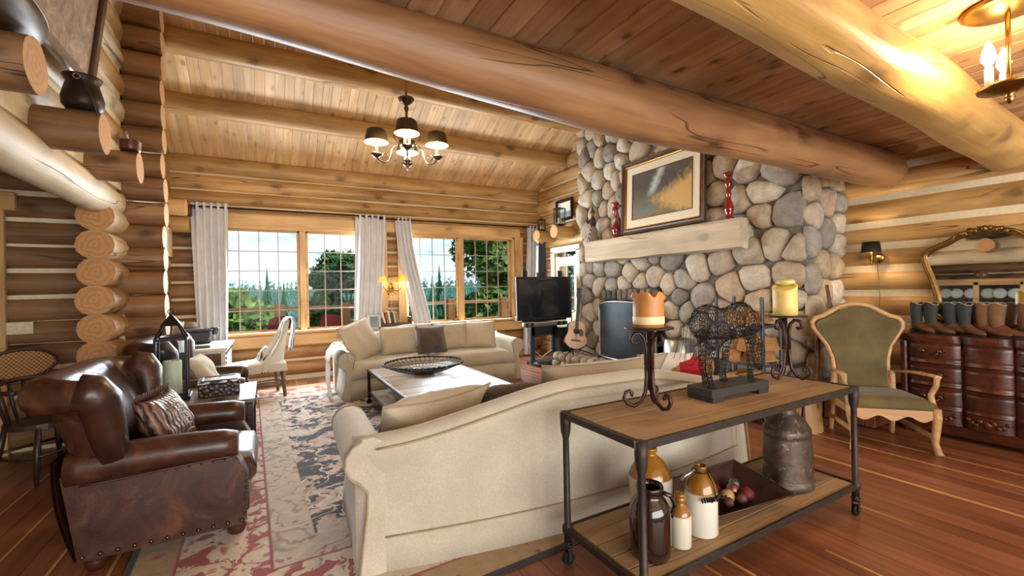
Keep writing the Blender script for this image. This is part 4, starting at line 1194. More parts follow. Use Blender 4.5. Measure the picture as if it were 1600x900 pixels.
bl.build('bail_wire', M_BLACK, j2)
cl = MB()
for i in range(12): cl.tube([(-.075 + .0125 * i, -.088 + .004 * abs(i - 6), .212), (-.075 + .0125 * i, -.092 + .004 * abs(i - 6), .19)], .005, 5)
cl.build('coil_grip', M_BLACK, j2)
MB().tube([(-.03, .01, .315), (-.075, .03, .29), (-.10, .04, .27)], .008, 8).build('spout_handle', M_SILVER, j2)
j3 = thing('stoneware_bottle', 'smallest cream stoneware bottle with brown neck in front of the jugs', 'bottle', (1.712, 1.452, ZS), 0, GJ)
MB().lathe([(0, 0), (.045, 0), (.05, .006), (.0505, .15), (.048, .163), (.034, .185), (.02, .2), (.019, .21), (.026, .217), (.026, .228), (.021, .233), (.026, .238), (.024, .25), (.016, .252), (0, .246)], 26).build('body', glaze('glaze_small', C('94601f'), C('d6d0bd'), .152), j3)
j4 = thing('brown_jug', 'dark brown glazed stoneware jug with loop handle behind the console leg', 'jug', (1.535, 1.475, ZS), 0)
MB().lathe([(0, 0), (.078, 0), (.09, .01), (.094, .05), (.095, .19), (.09, .225), (.075, .255), (.06, .272), (.056, .285), (.06, .3), (.064, .315), (.06, .325), (.05, .32), (.048, .29), (.06, .25), (0, .24)], 32).build('body', plain('dark_brown_glaze', C('2a1712'), .1, 0, .5, 6., .06, Coat_Weight=.6), j4)
MB().tube([(.05, -.03, .285), (.085, -.045, .27), (.105, -.055, .225), (.098, -.05, .19), (.085, -.045, .17)], [.016, .014, .013, .014, .017], 10, 0, None, False, True, .7).build('loop_handle', plain('dark_brown_glaze_b', C('2a1712'), .1, 0, .5, 6., .06, Coat_Weight=.6), j4)
# metal scoop tray
tr = thing('metal_tray', 'flared rectangular dark copper tray on the lower console shelf', 'tray', (2.24, 1.60, ZS), math.radians(-8))
M_TRAY = plain('aged_copper', C('5b4238'), .45, .7, .4, 12.)
lo, hi = (.17, .095), (.31, .2); th = .004
def trp(k, q): return [(sx * lerp(lo[0], hi[0], q), sy * lerp(lo[1], hi[1], q) * (1 if sx > 0 else .85), .002 + {(-1, -1): .045, (1, -1): .075, (1, 1): .125, (-1, 1): .105}[(sx, sy)] * q) for sx, sy in ((-1, -1), (1, -1), (1, 1), (-1, 1))]
MB().rings([trp(0, 1), trp(0, 0)], True, (False, True), 0, False).build('bowl', M_TRAY, tr)
MB().tube(trp(0, 1), .005, 6, 0, None, True).build('rim', M_TRAY, tr)
BM = [('red', plain('red_woven_ball', C('6d1a1f'), .7, 0, .4, 30., .4)), ('tan', plain('tan_ball', C('b9945c'), .55, 0, .25, 12.)), ('copper', plain('copper_ball', C('a07060'), .3, .7, .2)), ('silver', plain('silver_ball', C('8f8a84'), .3, .8, .2)), ('brown', plain('brown_ball', C('5a3a2e'), .6, 0, .3, 20.))]
BL = [('tan', -.155, .075, .04, 'tan ball at the upper left of the copper tray'), ('red', -.15, -.005, .045, 'larger red woven ball at the left side of the copper tray'), ('red', -.055, .06, .036, 'red woven ball at the back of the copper tray'), ('tan', -.055, -.03, .04, 'tan ball in the middle of the copper tray'), ('copper', .03, .01, .042, 'copper coloured ball in the middle of the tray'), ('silver', .09, .06, .037, 'silver grey ball at the back right of the copper tray'), ('red', .055, -.06, .042, 'red woven ball at the front right of the copper tray'), ('brown', -.01, -.085, .03, 'small brown ball at the front edge of the copper tray'), ('brown', -.10, -.08, .028, 'small dark brown ball at the front left of the copper tray')]
for m, x, y, r_, lab in BL:
    x += .06; p = RZ(math.radians(-8)) @ Vector((x, y, 0))
    ex = max(0, (abs(x) - .13) / .15, (abs(y) - .06) / .12)
    tag(MB().ball((0, 0, 0), (r_, r_ * .95, r_), 18, 0, None, .05, x * 9).build('decorative_ball', dict(BM)[m], None, (2.24 + p.x, 1.60 + p.y, ZS + .012 + r_ + .05 * ex)), lab, 'ball', 'balls in the copper tray')
# oil can
oc = thing('metal_can', 'dented oval galvanised milk can with wire handle on the lower shelf', 'can', (2.80, 1.545, ZS), .1)
t_ = NT('aged_galvanised'); v_ = t_.coord(); n_ = t_.noise(v_, 6., 6, .7, .6); n2_ = t_.noise(v_, 22., 4)
M_CAN = t_.out(t_.mix(t_.ramp(n2_, [(.6, 0.), (.75, .7)]), t_.ramp(n_, [(.3, C('3a3029')), (.55, C('5d5047')), (.75, C('76695e'))]), C('c9c4bd')), .5, .65, n_, .4, .01)
prof = [(0, 0), (.158, 0), (.166, .006), (.166, .045), (.16, .05), (.158, .06), (.157, .18), (.152, .30), (.151, .315), (.156, .32), (.156, .352), (.15, .358), (.12, .40), (.07, .44), (.062, .45), (.06, .50), (.068, .505), (.068, .53), (.05, .535), (0, .53)]
rings = [[((r_ * math.cos(a) + .006 * n3(3 * math.cos(a), 3 * math.sin(a), z * 7)) * 1.0, (r_ * .82 * math.sin(a)) + .006 * n3(z * 6, 3 * math.sin(a), 3), z) for a in (2 * PI * j / 40 for j in range(40))] for r_, z in prof]
MB().rings(rings).build('body', M_CAN, oc)
MB().tube([(.15, -.02, .33), (.15, -.03, .40), (.165, -.03, .47), (.15, -.03, .53), (.1, -.02, .545), (.06, -.01, .51)], .008, 8).build('handle', M_BLACK, oc)
# ------------------------------------------------------------------ television corner
tv = thing('television_stand', 'dark easel style rolling stand holding the television', 'tv stand', (4.55, 6.98, 0))
M_EASEL = plain('charcoal_metal', C('3f444a'), .4, .4, .1)
for sx in (-.23, .25):
    MB().tube([(sx, -.36, .045), (sx, .2, .05)], .028, 8).build('foot', M_EASEL, tv)
    MB().box((sx, 0, .42), (.09, .06, .78), 0, None, .01).build('upright', M_EASEL, tv)
    for yy in (-.33, .18):
        MB().ball((sx, yy, .022), (.03, .022, .022), 10).build('wheel', M_DARKPL, tv)
MB().box((.01, -.02, .07), (.5, .3, .025), 0, None, .008).build('base_plate', M_EASEL, tv)
MB().box((.03, .0, .66), (.6, .06, .22), 0, None, .01).build('cross_plate', M_EASEL, tv)
pr = MB(); pr.rings([[(q * x_ + .0, y_ * .07, z) for x_, y_ in ((-1, -.6), (1, -.6), (1, .6), (-1, .6))] for q, z in ((.095, 1.60), (.09, 1.9), (.075, 2.26), (.05, 2.34))], True, (True, True), 0, False); pr.build('mast', M_EASEL, tv)
MB().ball((0, 0, 2.34), (.075, .06, .075), 14).build('mast_cap', plain('tan_wood_cap', C('c99a5e'), .5), tv)
MB().lathe([(.2, 1.60), (.2, 1.63), (.12, 1.66), (.11, 1.75), (.0, 1.76)], 20).build('collar', M_EASEL, tv)
for sx in (-.37, .43): MB().box((sx, 0, 1.66), (.11, .05, .26), 0, None, .02).build('upper_bracket', M_DARKPL, tv)
scn_ = thing('television', 'black flat screen television on the easel stand', 'television', (4.54, 6.86, .865))
scn_.rotation_euler = (math.radians(-1.5), 0, 0)
MB().box((0, 0, .40), (1.23, .045, .80), 0, None, .01).build('bezel', M_DARKPL, scn_)
t_ = NT('tv_screen')
MB().box((0, -.0235, .405), (1.15, .004, .70)).build('screen', t_.out(C('20252c'), .12, 0., Specular_IOR_Level=.8), scn_)
MB().box((0, -.03, .015), (.9, .04, .025), 0, None, .006).build('lower_lip', M_DARKPL, scn_)
sb = thing('soundbar', 'silver soundbar with four drivers below the television', 'soundbar', (4.5, 6.80, .745))
MB().box((0, 0, .04), (.98, .1, .085), 0, None, .02).build('housing', M_SILVER, sb)
for x in (-.43, -.32, .27, .38):
    o = MB().lathe([(0, 0), (.036, 0), (.036, .012), (.028, .014), (.024, .006), (0, .002)], 18).build('driver', M_DARKPL, sb, (x, -.051, .04), (PI / 2, 0, 0))
tag(MB().box((0, 0, .05), (1.0, .28, .1), 0, None, .01).build('media_box', M_DARKPL, None, (4.53, 6.99, .832 - .1 + .1)), 'black media box between the soundbar and the television', 'media box')
sw = thing('subwoofer', 'black floor speaker cabinet under the television', 'speaker', (4.98, 6.9, 0))
MB().box((0, 0, .36), (.38, .3, .68), 0, None, .015).build('cabinet', M_DARKPL, sw)
MB().box((0, -.155, .36), (.33, .02, .6), 0, None, .01).build('grille', plain('speaker_cloth', C('2a2e36'), .9), sw)
for x in (-.15, .15): MB().box((x, 0, .01), (.05, .25, .02)).build('foot', M_DARKPL, sw)
cbm = MB(); cbm.tube([(4.35, 7.1, .55), (4.40, 7.15, .3), (4.6, 7.1, .12), (4.9, 7.15, .25), (5.1, 7.1, .42)], .008, 6); cbm.tube([(4.3, 7.1, .4), (4.45, 7.18, .09), (4.75, 7.2, .05)], .007, 6)
tag(cbm.build('cable_tangle', plain('white_cable', C('d6d2ca'), .5)), 'loose white cables hanging behind the television stand', 'cable')

# ------------------------------------------------------------------ guitar on stand
gt = thing('acoustic_guitar', 'natural spruce acoustic guitar leaning on its stand upon the hearth', 'guitar', (4.72, 6.22, .36))
gt.rotation_euler = (math.radians(-8), math.radians(7), math.radians(-24))
def body_w(t):   # t 0 bottom .. 1 top
    return .205 * (math.sin(min(1, t / .30) * PI / 2) ** .55 if t < .3 else 1 - .26 * sst((t - .3) / .3) if t < .6 else (.74 + .0 * t) * 1.0 * (1.0 if t < .8 else math.sqrt(max(0, 1 - ((t - .8) / .2) ** 2.2))))
outl = []
N_ = 26
for i in range(N_ + 1): t = i / N_; outl.append((body_w(t) if 0 < i < N_ else .02, .5 * t))
poly = [(a, b_) for a, b_ in outl] + [(-a, b_) for a, b_ in outl[::-1]]
MB().prism(poly, .11, 0, None, False, 'xz', .0).build('body_side', plain('dark_rosewood', C('3a1f14'), .25, 0, .3), gt)
MB().prism([(a * .985, b_ * .99 + .002) for a, b_ in poly], .006, 0, None, False, 'xz', -.057).build('top', wood('spruce_top', C('cfa566'), C('e3c08a'), 9., 9., 0, 0, .25, .05, .02), gt)
MB().lathe([(0, 0), (.05, 0), (.05, .003), (0, .003)], 28).build('sound_hole', M_DARKPL, gt, (0, -.061, .315), (PI / 2, 0, 0))
MB().tube([(.056 * math.cos(a), -.061, .315 + .056 * math.sin(a)) for a in (2 * PI * i / 28 for i in range(28))], .003, 5, 0, None, True).build('rosette', M_FRAME, gt)
MB().prism([(.045, .345), (.085, .36), (.13, .31), (.12, .235), (.07, .225), (.045, .27)], .004, 0, None, False, 'xz', -.062).build('pickguard', M_DARKPL, gt)
MB().box((0, -.064, .15), (.17, .012, .03), 0, None, .004).build('bridge', M_DARKPL, gt)
MB().box((0, -.055, .70), (.052, .03, .44), 0, None, .008).build('neck', plain('neck_mahogany', C('4b2a1a'), .35), gt)
MB().box((0, -.072, .625), (.054, .008, .6)).build('fingerboard', plain('ebony', C('1d1512'), .4), gt)
hd = MB().prism([(-.028, .9), (.028, .9), (.04, .95), (.036, 1.09), (-.036, 1.09), (-.04, .95)], .018, 0, None, False, 'xz', -.05).build('headstock', M_DARKPL, gt)
pg = MB()
for k in range(3):
    for s in (-1, 1): pg.tube([(s * .03, -.05, .96 + .05 * k), (s * .062, -.05, .96 + .05 * k)], .006, 6); pg.ball((s * .064, -.05, .96 + .05 * k), .010, 8)
pg.build('tuning_pegs', M_SILVER, hd)
sg = MB()
for k in range(6): sg.tube([(-.02 + .008 * k, -.079, .15), (-.016 + .0065 * k, -.079, .93)], .0008, 4)
sg.build('strings', M_SILVER, gt)
gs = thing('guitar_stand', 'black tubular folding stand under the guitar', 'guitar stand', (4.76, 6.28, .245))
g = MB(); g.tube([(0, .04, .0), (0.0, .06, .35), (.02, .09, .75)], .01, 6); g.build('post', M_BLACK, gs)
for (dx, dy) in ((-.28, -.12), (.26, -.16), (.04, .18)): MB().tube([(0, .05, .13), (dx, dy, .02)], .01, 6).build('leg', M_BLACK, gs)
MB().tube([(-.14, -.1, .14), (-.12, -.02, .10), (0, .05, .10), (.12, -.02, .10), (.14, -.1, .14)], .009, 6).build('cradle', M_BLACK, gs)
MB().tube([(-.05, .02, .78), (-.05, .08, .75), (.05, .09, .75), (.06, .02, .80)], .009, 6).build('neck_yoke', M_BLACK, gs)

# ------------------------------------------------------------------ wall left of the chimney
pc = thing('framed_print', 'small black framed print on the log wall above the brackets', 'picture', (5.24, 7.13, 2.80))
frame(.54, .43, .06, .03, M_BLACK, pc)
t_ = NT('print_paper'); z_ = t_.n('SeparateXYZ', Vector=t_.coord((1, 1, 1), False)).outputs[2]
MB().box((-.006, 0, .215), (.006, .43, .33)).build('print', t_.out(t_.ramp(z_, [(.16, C('8e8f8e')), (.2, C('e9e6de'))]), .6), pc)
MB().box((-.011, -.04, .19), (.003, .02, .09)).build('printed_tree', M_GREYPL, pc)
def mini_lantern(label, loc, s):
    r = thing('small_lantern', label, 'lantern', loc, .2, 'small lanterns on log brackets')
    f = MB()
    for a in (-1, 1):
        for b_ in (-1, 1): f.box((a * .06 * s, b_ * .06 * s, .13 * s), (.01, .01, .26 * s))
    for z in (.008, .26 * s): f.box((0, 0, z), (.14 * s, .14 * s, .014))
    f.tube([(.03 * math.cos(q), 0, .27 * s + .04 + .03 * math.sin(q)) for q in (2 * PI * i / 12 for i in range(12))], .004, 5, 0, None, True)
    f.build('frame', M_BLACK, r)
    for k in range(4): MB().box((0, .058 * s, .13 * s), (.11 * s, .002, .23 * s), 0, RZ(k * PI / 2)).build('glass_pane', M_GLASS, r)
    MB().lathe([(0, 0), (.03 * s, 0), (.03 * s, .1 * s), (0, .1 * s)], 12, (0, 0, .015)).build('candle', M_WHITE, r)
mini_lantern('small black lantern on the bracket nearer the window', (5.0, 7.62, 2.652), .85)
mini_lantern('taller black lantern on the bracket beside the chimney', (5.0, 6.98, 2.672), 1.25)

# ------------------------------------------------------------------ firewood right of the hearth
rk = thing('firewood_rack', 'tall grey metal firewood rack at the right of the fireplace', 'rack', (4.55, 2.86, 0))
for (x, y) in ((-.16, -.22), (-.16, .3), (.16, -.22), (.16, .3)): MB().box((x, y, .66), (.04, .025, 1.3), 0, None, .004).build('upright', M_GREYPL, rk)
f = MB()
for z in (.06, .60, 1.0): f.box((0, .3, z), (.36, .02, .03)); f.box((0, -.22, z), (.36, .02, .03)); f.box((-.16, .04, z), (.02, .54, .03)); f.box((.16, .04, z), (.02, .54, .03))
f.build('rails', M_GREYPL, rk)
M_SPLIT = wood('split_pine', C('a9713c'), C('dcaa6c'), 1.4, 12., .2, 0, .8, .6, .35)
M_BARK = plain('bark', C('5a4030'), .95, 0, .5, 12., .8)
WD = [(-.05, -.13, .14), (.05, .0, .13), (-.06, .13, .14), (.0, .22, .12), (-.03, -.06, .28), (.04, .09, .27), (-.02, .2, .28), (.0, -.14, .40), (.03, .02, .42), (-.04, .15, .42), (.02, -.08, .68), (-.03, .08, .69), (.03, .2, .68), (.0, -.1, .80), (.02, .06, .83), (.0, .0, 1.07), (.03, .1, 1.08), (-.02, -.11, 1.08)]
wn_ = ('left end of the lowest tier', 'second place of the lowest tier', 'third place of the lowest tier', 'right end of the lowest tier', 'left side of the second tier', 'middle of the second tier', 'right side of the second tier', 'left side of the third tier', 'middle of the third tier', 'right side of the third tier', 'right side of the middle shelf', 'middle of the middle shelf', 'left side of the middle shelf', 'right side of the pile on the middle shelf', 'left side of the pile on the middle shelf', 'middle of the top shelf', 'left side of the top shelf', 'right side of the top shelf')
for k, (dx, dy, z) in enumerate(WD):
    q = .075 + .012 * math.sin(k * 5); L = .40 + .06 * math.sin(k * 3)
    tri = [(-q, -.05), (q * .9, -.06), (q * .5, .06), (-q * .3, .075)]
    rings = [[(x_, a * (1 + .1 * n3(x_ * 5, k, 0)), b_ * (1 + .15 * n3(x_ * 4, k, 4))) for a, b_ in tri] for x_ in (-L / 2, -L / 6, L / 6, L / 2)]
    o = MB().rings(rings, True, (True, True), 0, False).build('firewood', M_SPLIT, None, (4.53 + dx, 2.86 + dy, z), (.3 * math.sin(k * 7), 0, .25 * math.sin(k * 2.3)))
    tag(o, 'split log at the %s of the rack' % wn_[k], 'firewood', 'firewood in the rack')
bk = thing('ash_bucket', 'copper and steel bucket beside the firewood rack', 'bucket', (4.45, 3.72, 0))
MB().lathe([(0, 0.1), (.12, .1), (.14, .3), (.165, .62), (.172, .63), (.16, .62), (.13, .3), (0, .14)], 24).build('pail', plain('copper_pail', C('6b4634'), .4, .6, .4), bk)
for a in range(3): MB().tube([(.1 * math.cos(a * 2.1), .1 * math.sin(a * 2.1), 0), (.11 * math.cos(a * 2.1), .11 * math.sin(a * 2.1), .13)], .012, 6).build('leg', M_BLACK, bk)
MB().lathe([(.178, .56), (.178, .78), (.168, .785), (.166, .56)], 24, (0, .02, 0), 0, None, (False, False)).build('steel_collar', M_SILVER, bk)
MB().tube([(0, -.17, .7), (0, -.15, .86), (0, 0, .93), (0, .17, .86), (0, .19, .7)], .006, 6).build('bail', M_SILVER, bk)
tag(MB().tube([(4.95, 2.42, .0), (4.90, 2.40, .45), (4.98, 2.42, .8), (4.93, 2.38, 1.0), (5.0, 2.30, 1.18), (5.0, 2.33, 1.42)], [.024, .022, .026, .022, .02, .016], 8).build('walking_stick', wood('stick_wood', C('5a3824'), C('8a5c3a'), 2., 10., .3, 0, .5), None), 'crooked brown walking stick leaning at the chimney corner', 'stick')
# ------------------------------------------------------------------ green velvet armchair
M_OAK = wood('light_oak', C('a87c4e'), C('cfa878'), 1.2, 14., .1, 0, .5, .2, .06)
t_ = NT('olive_velvet'); n_ = t_.noise(t_.coord(), 4., 4)
M_VELVET = t_.out(t_.ramp(n_, [(.3, C('4d4120')), (.7, C('6b5c33'))]), .75, 0., t_.noise(t_.coord(), 160., 2), .2, .003, Sheen_Weight=.2, Sheen_Roughness=.4)
gc = thing('upholstered_armchair', 'high backed oak armchair in olive velvet beside the dresser', 'armchair', (4.80, 1.86, 0), math.radians(-46))
# seat
rings = []
for i in range(13):
    x = lerp(-.30, .30, i / 12); ed = min(i, 12 - i) / 2.; q = 1 - .35 * max(0, 1 - ed) ** 2; w = 1 - .0 * i
    pr = [(-.29, .355), (-.30, .38), (-.295, .36 + .085 * q), (-.2, .36 + .10 * q), (.1, .36 + .10 * q), (.27, .36 + .08 * q), (.28, .355)]
    rings.append([(x * (1 - .12 * (py + .3) / .6), py, pz) for py, pz in pr])
MB().rings(rings).build('seat', M_VELVET, gc)
ap = [(-.31, .365)] + [(lerp(-.31, .31, i / 24), .285 + .022 * math.cos(i / 24 * 6 * PI) * (1 if 2 < i < 22 else .3)) for i in range(25)] + [(.31, .365)]
MB().prism(ap, .035, 0, None, False, 'xz', -.275).build('apron', M_OAK, gc)
for s in (-1, 1): MB().box((s * .275, 0, .325), (.03, .52, .07), 0, None, .004).build('side_rail', M_OAK, gc)
MB().box((0, .26, .325), (.5, .03, .07)).build('back_rail', M_OAK, gc)
# back: keyhole outline
half = [(.215, .40), (.215, .60), (.225, .72), (.26, .84), (.325, .94), (.37, 1.01), (.375, 1.06), (.345, 1.10), (.27, 1.125), (.20, 1.17), (.13, 1.215), (.06, 1.237), (0, 1.242)]
out = half + [(-a, b_) for a, b_ in half[-2::-1]]
MB().prism([(a * .93, .40 + (b_ - .40) * .965) for a, b_ in out], .085, 0, None, False, 'xz', .0).build('backrest', M_VELVET, gc, (0, .262, 0), (math.radians(-9), 0, 0)).location = (0, .20, 0)
bf = MB().tube([(a, -.012, b_) for a, b_ in out], .024, 8).build('back_frame', M_OAK, gc, (0, .20, 0), (math.radians(-9), 0, 0))
for s in (-1, 1):
    arm = MB().tube([(s * .25, .20, .60), (s * .29, .05, .625), (s * .325, -.14, .635), (s * .335, -.25, .635)], [.022, .024, .026, .026], 8, 0, None, False, True, .6).build('arm', M_OAK, gc)
    MB().tube([(s * .33, -.24, .63), (s * .325, -.235, .56), (s * .30, -.21, .48), (s * .295, -.24, .40), (s * .30, -.27, .34)], [.022, .02, .022, .026, .03], 8).build('arm_post', M_OAK, arm)
    MB().tube([(s * .30, -.275, .38), (s * .302, -.28, .3), (s * .29, -.29, .2), (s * .285, -.285, .1), (s * .295, -.30, .03), (s * .298, -.315, 0.0)], [.036, .036, .03, .025, .027, .032], 8).build('leg', M_OAK, gc)
    MB().tube([(s * .235, .24, .60), (s * .24, .255, .40), (s * .245, .27, .2), (s * .25, .31, .0)], [.024, .028, .024, .024], 8).build('leg', M_OAK, gc)
    MB().box((s * .27, 0, .15), (.022, .56, .04), 0, None, .004).build('stretcher', M_OAK, gc)

# ------------------------------------------------------------------ dresser
M_MAHOG = wood('mahogany', C('2e140c'), C('5c2d1b'), 1.1, 9., .0, 0, .3, .12, .12)
M_GILT = plain('aged_gilt', C('8a6a38'), .4, .8, .5, 22., .5)
dr = thing('dresser', 'dark mahogany dresser with bowed drawers under the gilt mirror', 'dresser', (5.58, 1.22, 0))
DW = 1.32
MB().box((.02, 0, .47), (.40, DW - .02, .72), 0, None, .01).build('carcass', M_MAHOG, dr)
secs = [(-.64, -.24), (-.225, .075), (.09, .30), (.315, .63)]     # local Y spans, far end is +Y
secs = [(-.63, -.215), (-.195, .06), (.08, .59)]
secs = [(-.63, -.10), (-.085, .215), (.23, .60)]
top = []
N_ = 60
def fx(y):
    for a, b_ in secs:
        if a <= y <= b_: return -.215 - .05 * math.sin(PI * (y - a) / (b_ - a)) ** .6
    return -.205
poly = [(fx(lerp(-.66, .66, i / N_)) - .02, lerp(-.66, .66, i / N_)) for i in range(N_ + 1)] + [(.235, .66), (.235, -.66)]
MB().prism(poly, .03, 0, None, False, 'xy', .925).build('top', M_MAHOG, dr)
MB().prism([(a * 1.0 + .012, b_ * .99) for a, b_ in poly], .03, 0, None, False, 'xy', .897).build('top_moulding', M_MAHOG, dr)
MB().box((.0, 0, .085), (.42, DW, .10), 0, None, .012).build('plinth', M_MAHOG, dr)
for s in (-1, 1):
    for xx in (-.16, .16): MB().box((xx, s * .6, .02), (.07, .07, .04)).build('foot', M_MAHOG, dr)
for a, b_ in secs:
    for r_ in range(3):
        z0 = .265 + r_ * .208
        def dp(u, v):
            y = lerp(a, b_, u); x = -.195 - .055 * math.sin(PI * u) ** .6
            rib = .008 * (abs(v - .5) > .36) - .006 * (.30 < abs(v - .5) < .36)
            return (x - rib, y, z0 + .2 * v)
        m = MB().grid(dp, 18, 14)
        d = m.build('drawer', M_MAHOG, dr)
        ym = (a + b_) / 2
        if b_ - a > .31:
            hx = -.262; h = MB()
            h.tube([(hx, ym - .06, z0 + .11), (hx - .025, ym - .045, z0 + .085), (hx - .03, ym, z0 + .08), (hx - .025, ym + .045, z0 + .085), (hx, ym + .06, z0 + .11)], .006, 6)
            for s in (-1, 1):
                h.ball((hx, ym + s * .06, z0 + .11), (.008, .02, .02), 8); h.tube([(hx, ym + s * .06, z0 + .11), (hx - .004, ym + s * .095, z0 + .13), (hx, ym + s * .10, z0 + .105)], .005, 5)
            h.build('handle', M_PEWTER, d)
    cv = MB(); ym = (a + b_) / 2; w = b_ - a
    cv.grid(lambda u, v: (-.20 - .055 * math.sin(PI * u) ** .6, lerp(a, b_, u), .135 + .125 * v), 18, 4)
    cvo = cv.build('carved_apron', M_MAHOG, dr)
    lf = MB()
    for s in (-1, 1):
        for k in range(5):
            t = (k + .6) / 5.2; yy = ym + s * t * w * .45; u = (yy - a) / w; xx = -.206 - .055 * math.sin(PI * max(.01, min(.99, u))) ** .6
            lf.ball((xx, yy, .20 + .02 * math.sin(k * 2.)), (.012, .022, .018 + .006 * (k % 2)), 8)
    lf.ball((-.262, ym, .20), (.016, .03, .03), 10)
    lf.build('carving', M_MAHOG, cvo)
for s, yy in ((1, .63), (-1, -.645)): MB().box((-.19, yy, .52), (.06, .05, .72), 0, None, .012).build('corner_post', M_MAHOG, dr)

# ------------------------------------------------------------------ cowboy boots
def suede(n, c): return plain(n, C(c), .75, 0, .35, 14., .3)
BOOTS = {'teal': (suede('boot_teal', '353a3b'), suede('boot_tan_foot', '6a452c')), 'brown': (suede('boot_brown', '6f4a2f'), suede('boot_dark_foot', '4a2b1c')), 'tan': (suede('boot_tan', '7a5636'), suede('boot_rust_foot', '6a3d24'))}
def boot(label, loc, rz, kind, group):
    r = thing('cowboy_boot', label, 'boot', loc, rz, group); ms, mf = BOOTS[kind]
    rings = []
    for z, cx, a, b_ in ((.075, .0, .046, .036), (.11, -.004, .046, .036), (.15, -.006, .05, .04), (.20, -.004, .054, .044), (.25, -.002, .057, .046), (.29, 0, .058, .047)):
        rings.append([(cx + a * math.cos(q), b_ * math.sin(q), z + (.028 * (abs(math.sin(q)) ** 3 - .7) * (1 if z > .28 else 0))) for q in (2 * PI * j / 20 for j in range(20))])
    sh = MB().rings(rings, True, (False, False)).build('shaft', ms, r)
    MB().tube(rings[-1], .0035, 5, 0, None, True).build('collar_trim', plain('boot_trim', C('b9a88a'), .7), sh)
    rings = []
    for x, w, h0, h1 in ((-.05, .018, .02, .10), (-.035, .034, .022, .12), (.0, .038, .022, .125), (.04, .036, .018, .11), (.08, .04, .008, .08), (.12, .043, .006, .065), (.16, .036, .008, .055), (.19, .02, .012, .042), (.205, .006, .018, .032)):
        rings.append([(x, w * math.cos(q), (h0 + h1) / 2 + (h1 - h0) / 2 * math.sin(q)) for q in (2 * PI * j / 14 for j in range(14))])
    MB().rings(rings).build('foot', mf, r)
    so = MB(); so.prism([(.03, -.038), (.09, -.045), (.15, -.042), (.2, -.012), (.2, .012), (.15, .042), (.09, .045), (.03, .038)], .008, 0, None, False, 'xy', .005); so.box((-.028, 0, .018), (.055, .06, .036), 0, None, .004); so.box((.02, 0, .024), (.08, .05, .008))
    so.build('sole_and_heel', plain('boot_sole', C('241712'), .6), r)
    return r
ZD = .941
for k, (y, kind, lab) in enumerate(((1.80, 'teal', 'leftmost dark teal cowboy boot with tan foot on the dresser'), (1.69, 'teal', 'second dark teal cowboy boot from the left on the dresser'), (1.555, 'teal', 'dark teal cowboy boot standing before the left edge of the mirror'), (1.46, 'teal', 'dark teal cowboy boot before the mirror, next to the brown pair'), (1.345, 'tan', 'left boot of the tan stitched pair before the mirror'), (1.255, 'tan', 'right boot of the tan stitched pair before the mirror'), (1.09, 'brown', 'brown cowboy boot at the right edge of the picture on the dresser'), (.98, 'brown', 'last brown cowboy boot on the dresser, beyond the right picture edge'))):
    boot(lab, (5.55 - .02 * (k % 2), y, ZD), math.radians(-128 + 14 * (k % 3)), kind, 'cowboy boots on the dresser')

# ------------------------------------------------------------------ gilt mirror
mr = thing('gilt_mirror', 'ornate gilt framed mirror standing on the dresser', 'mirror', (5.70, 1.36, .955)); mr.rotation_euler = (0, math.radians(2), 0)
hm = [(.0, .0), (.10, .005), (.19, .03), (.27, .075), (.335, .12), (.37, .165), (.355, .21), (.325, .24), (.33, .32), (.35, .42), (.385, .54), (.425, .66), (.435, .72), (.41, .775), (.34, .81), (.26, .845), (.19, .90), (.10, .925), (.0, .93)]
def smooth_closed(p, it=1):
    for _ in range(it):
        q = []
        for i in range(len(p)):
            a, b_ = p[i], p[(i + 1) % len(p)]
            q += [(a[0] * .75 + b_[0] * .25, a[1] * .75 + b_[1] * .25), (a[0] * .25 + b_[0] * .75, a[1] * .25 + b_[1] * .75)]
        p = q
    return p
ol = smooth_closed(hm + [(-a, b_) for a, b_ in hm[-2:0:-1]], 1)
t_ = NT('mirror_silver')
MB().prism([(a * .97, .465 + (b_ - .465) * .97) for a, b_ in ol], .008, 0, None, False, 'yz', -.004).build('mirror_glass', t_.out(C('e8e8e6'), .015, 1.), mr)
MB().prism([(a * 1.0, b_) for a, b_ in ol], .01, 0, None, False, 'yz', .008).build('backing', M_FRAME, mr)
MB().tube([(-.012, a, b_) for a, b_ in ol], .026, 8, 0, None, True).build('frame', M_GILT, mr)
MB().tube([(-.026, a * .955, .465 + (b_ - .465) * .955) for a, b_ in ol], .008, 6, 0, None, True).build('inner_bead', M_BRASS, mr)
cr = MB()
for k in range(9):
    a = (k - 4) / 4; cr.ball((-.03, a * .13, .945 - .03 * a * a + .012 * (k % 2)), (.022, .026, .024), 8, 0, None, .5, k)
for s in (-1, 1):
    cr.tube([(-.03, s * .12, .93), (-.035, s * .18, .915), (-.03, s * .22, .885), (-.03, s * .2, .87)], [.018, .016, .012, .008], 6)
cr.ball((-.045, 0, .95), (.025, .03, .03), 10, 0, None, .4, 3)
cr.build('carved_crest', M_GILT, mr)

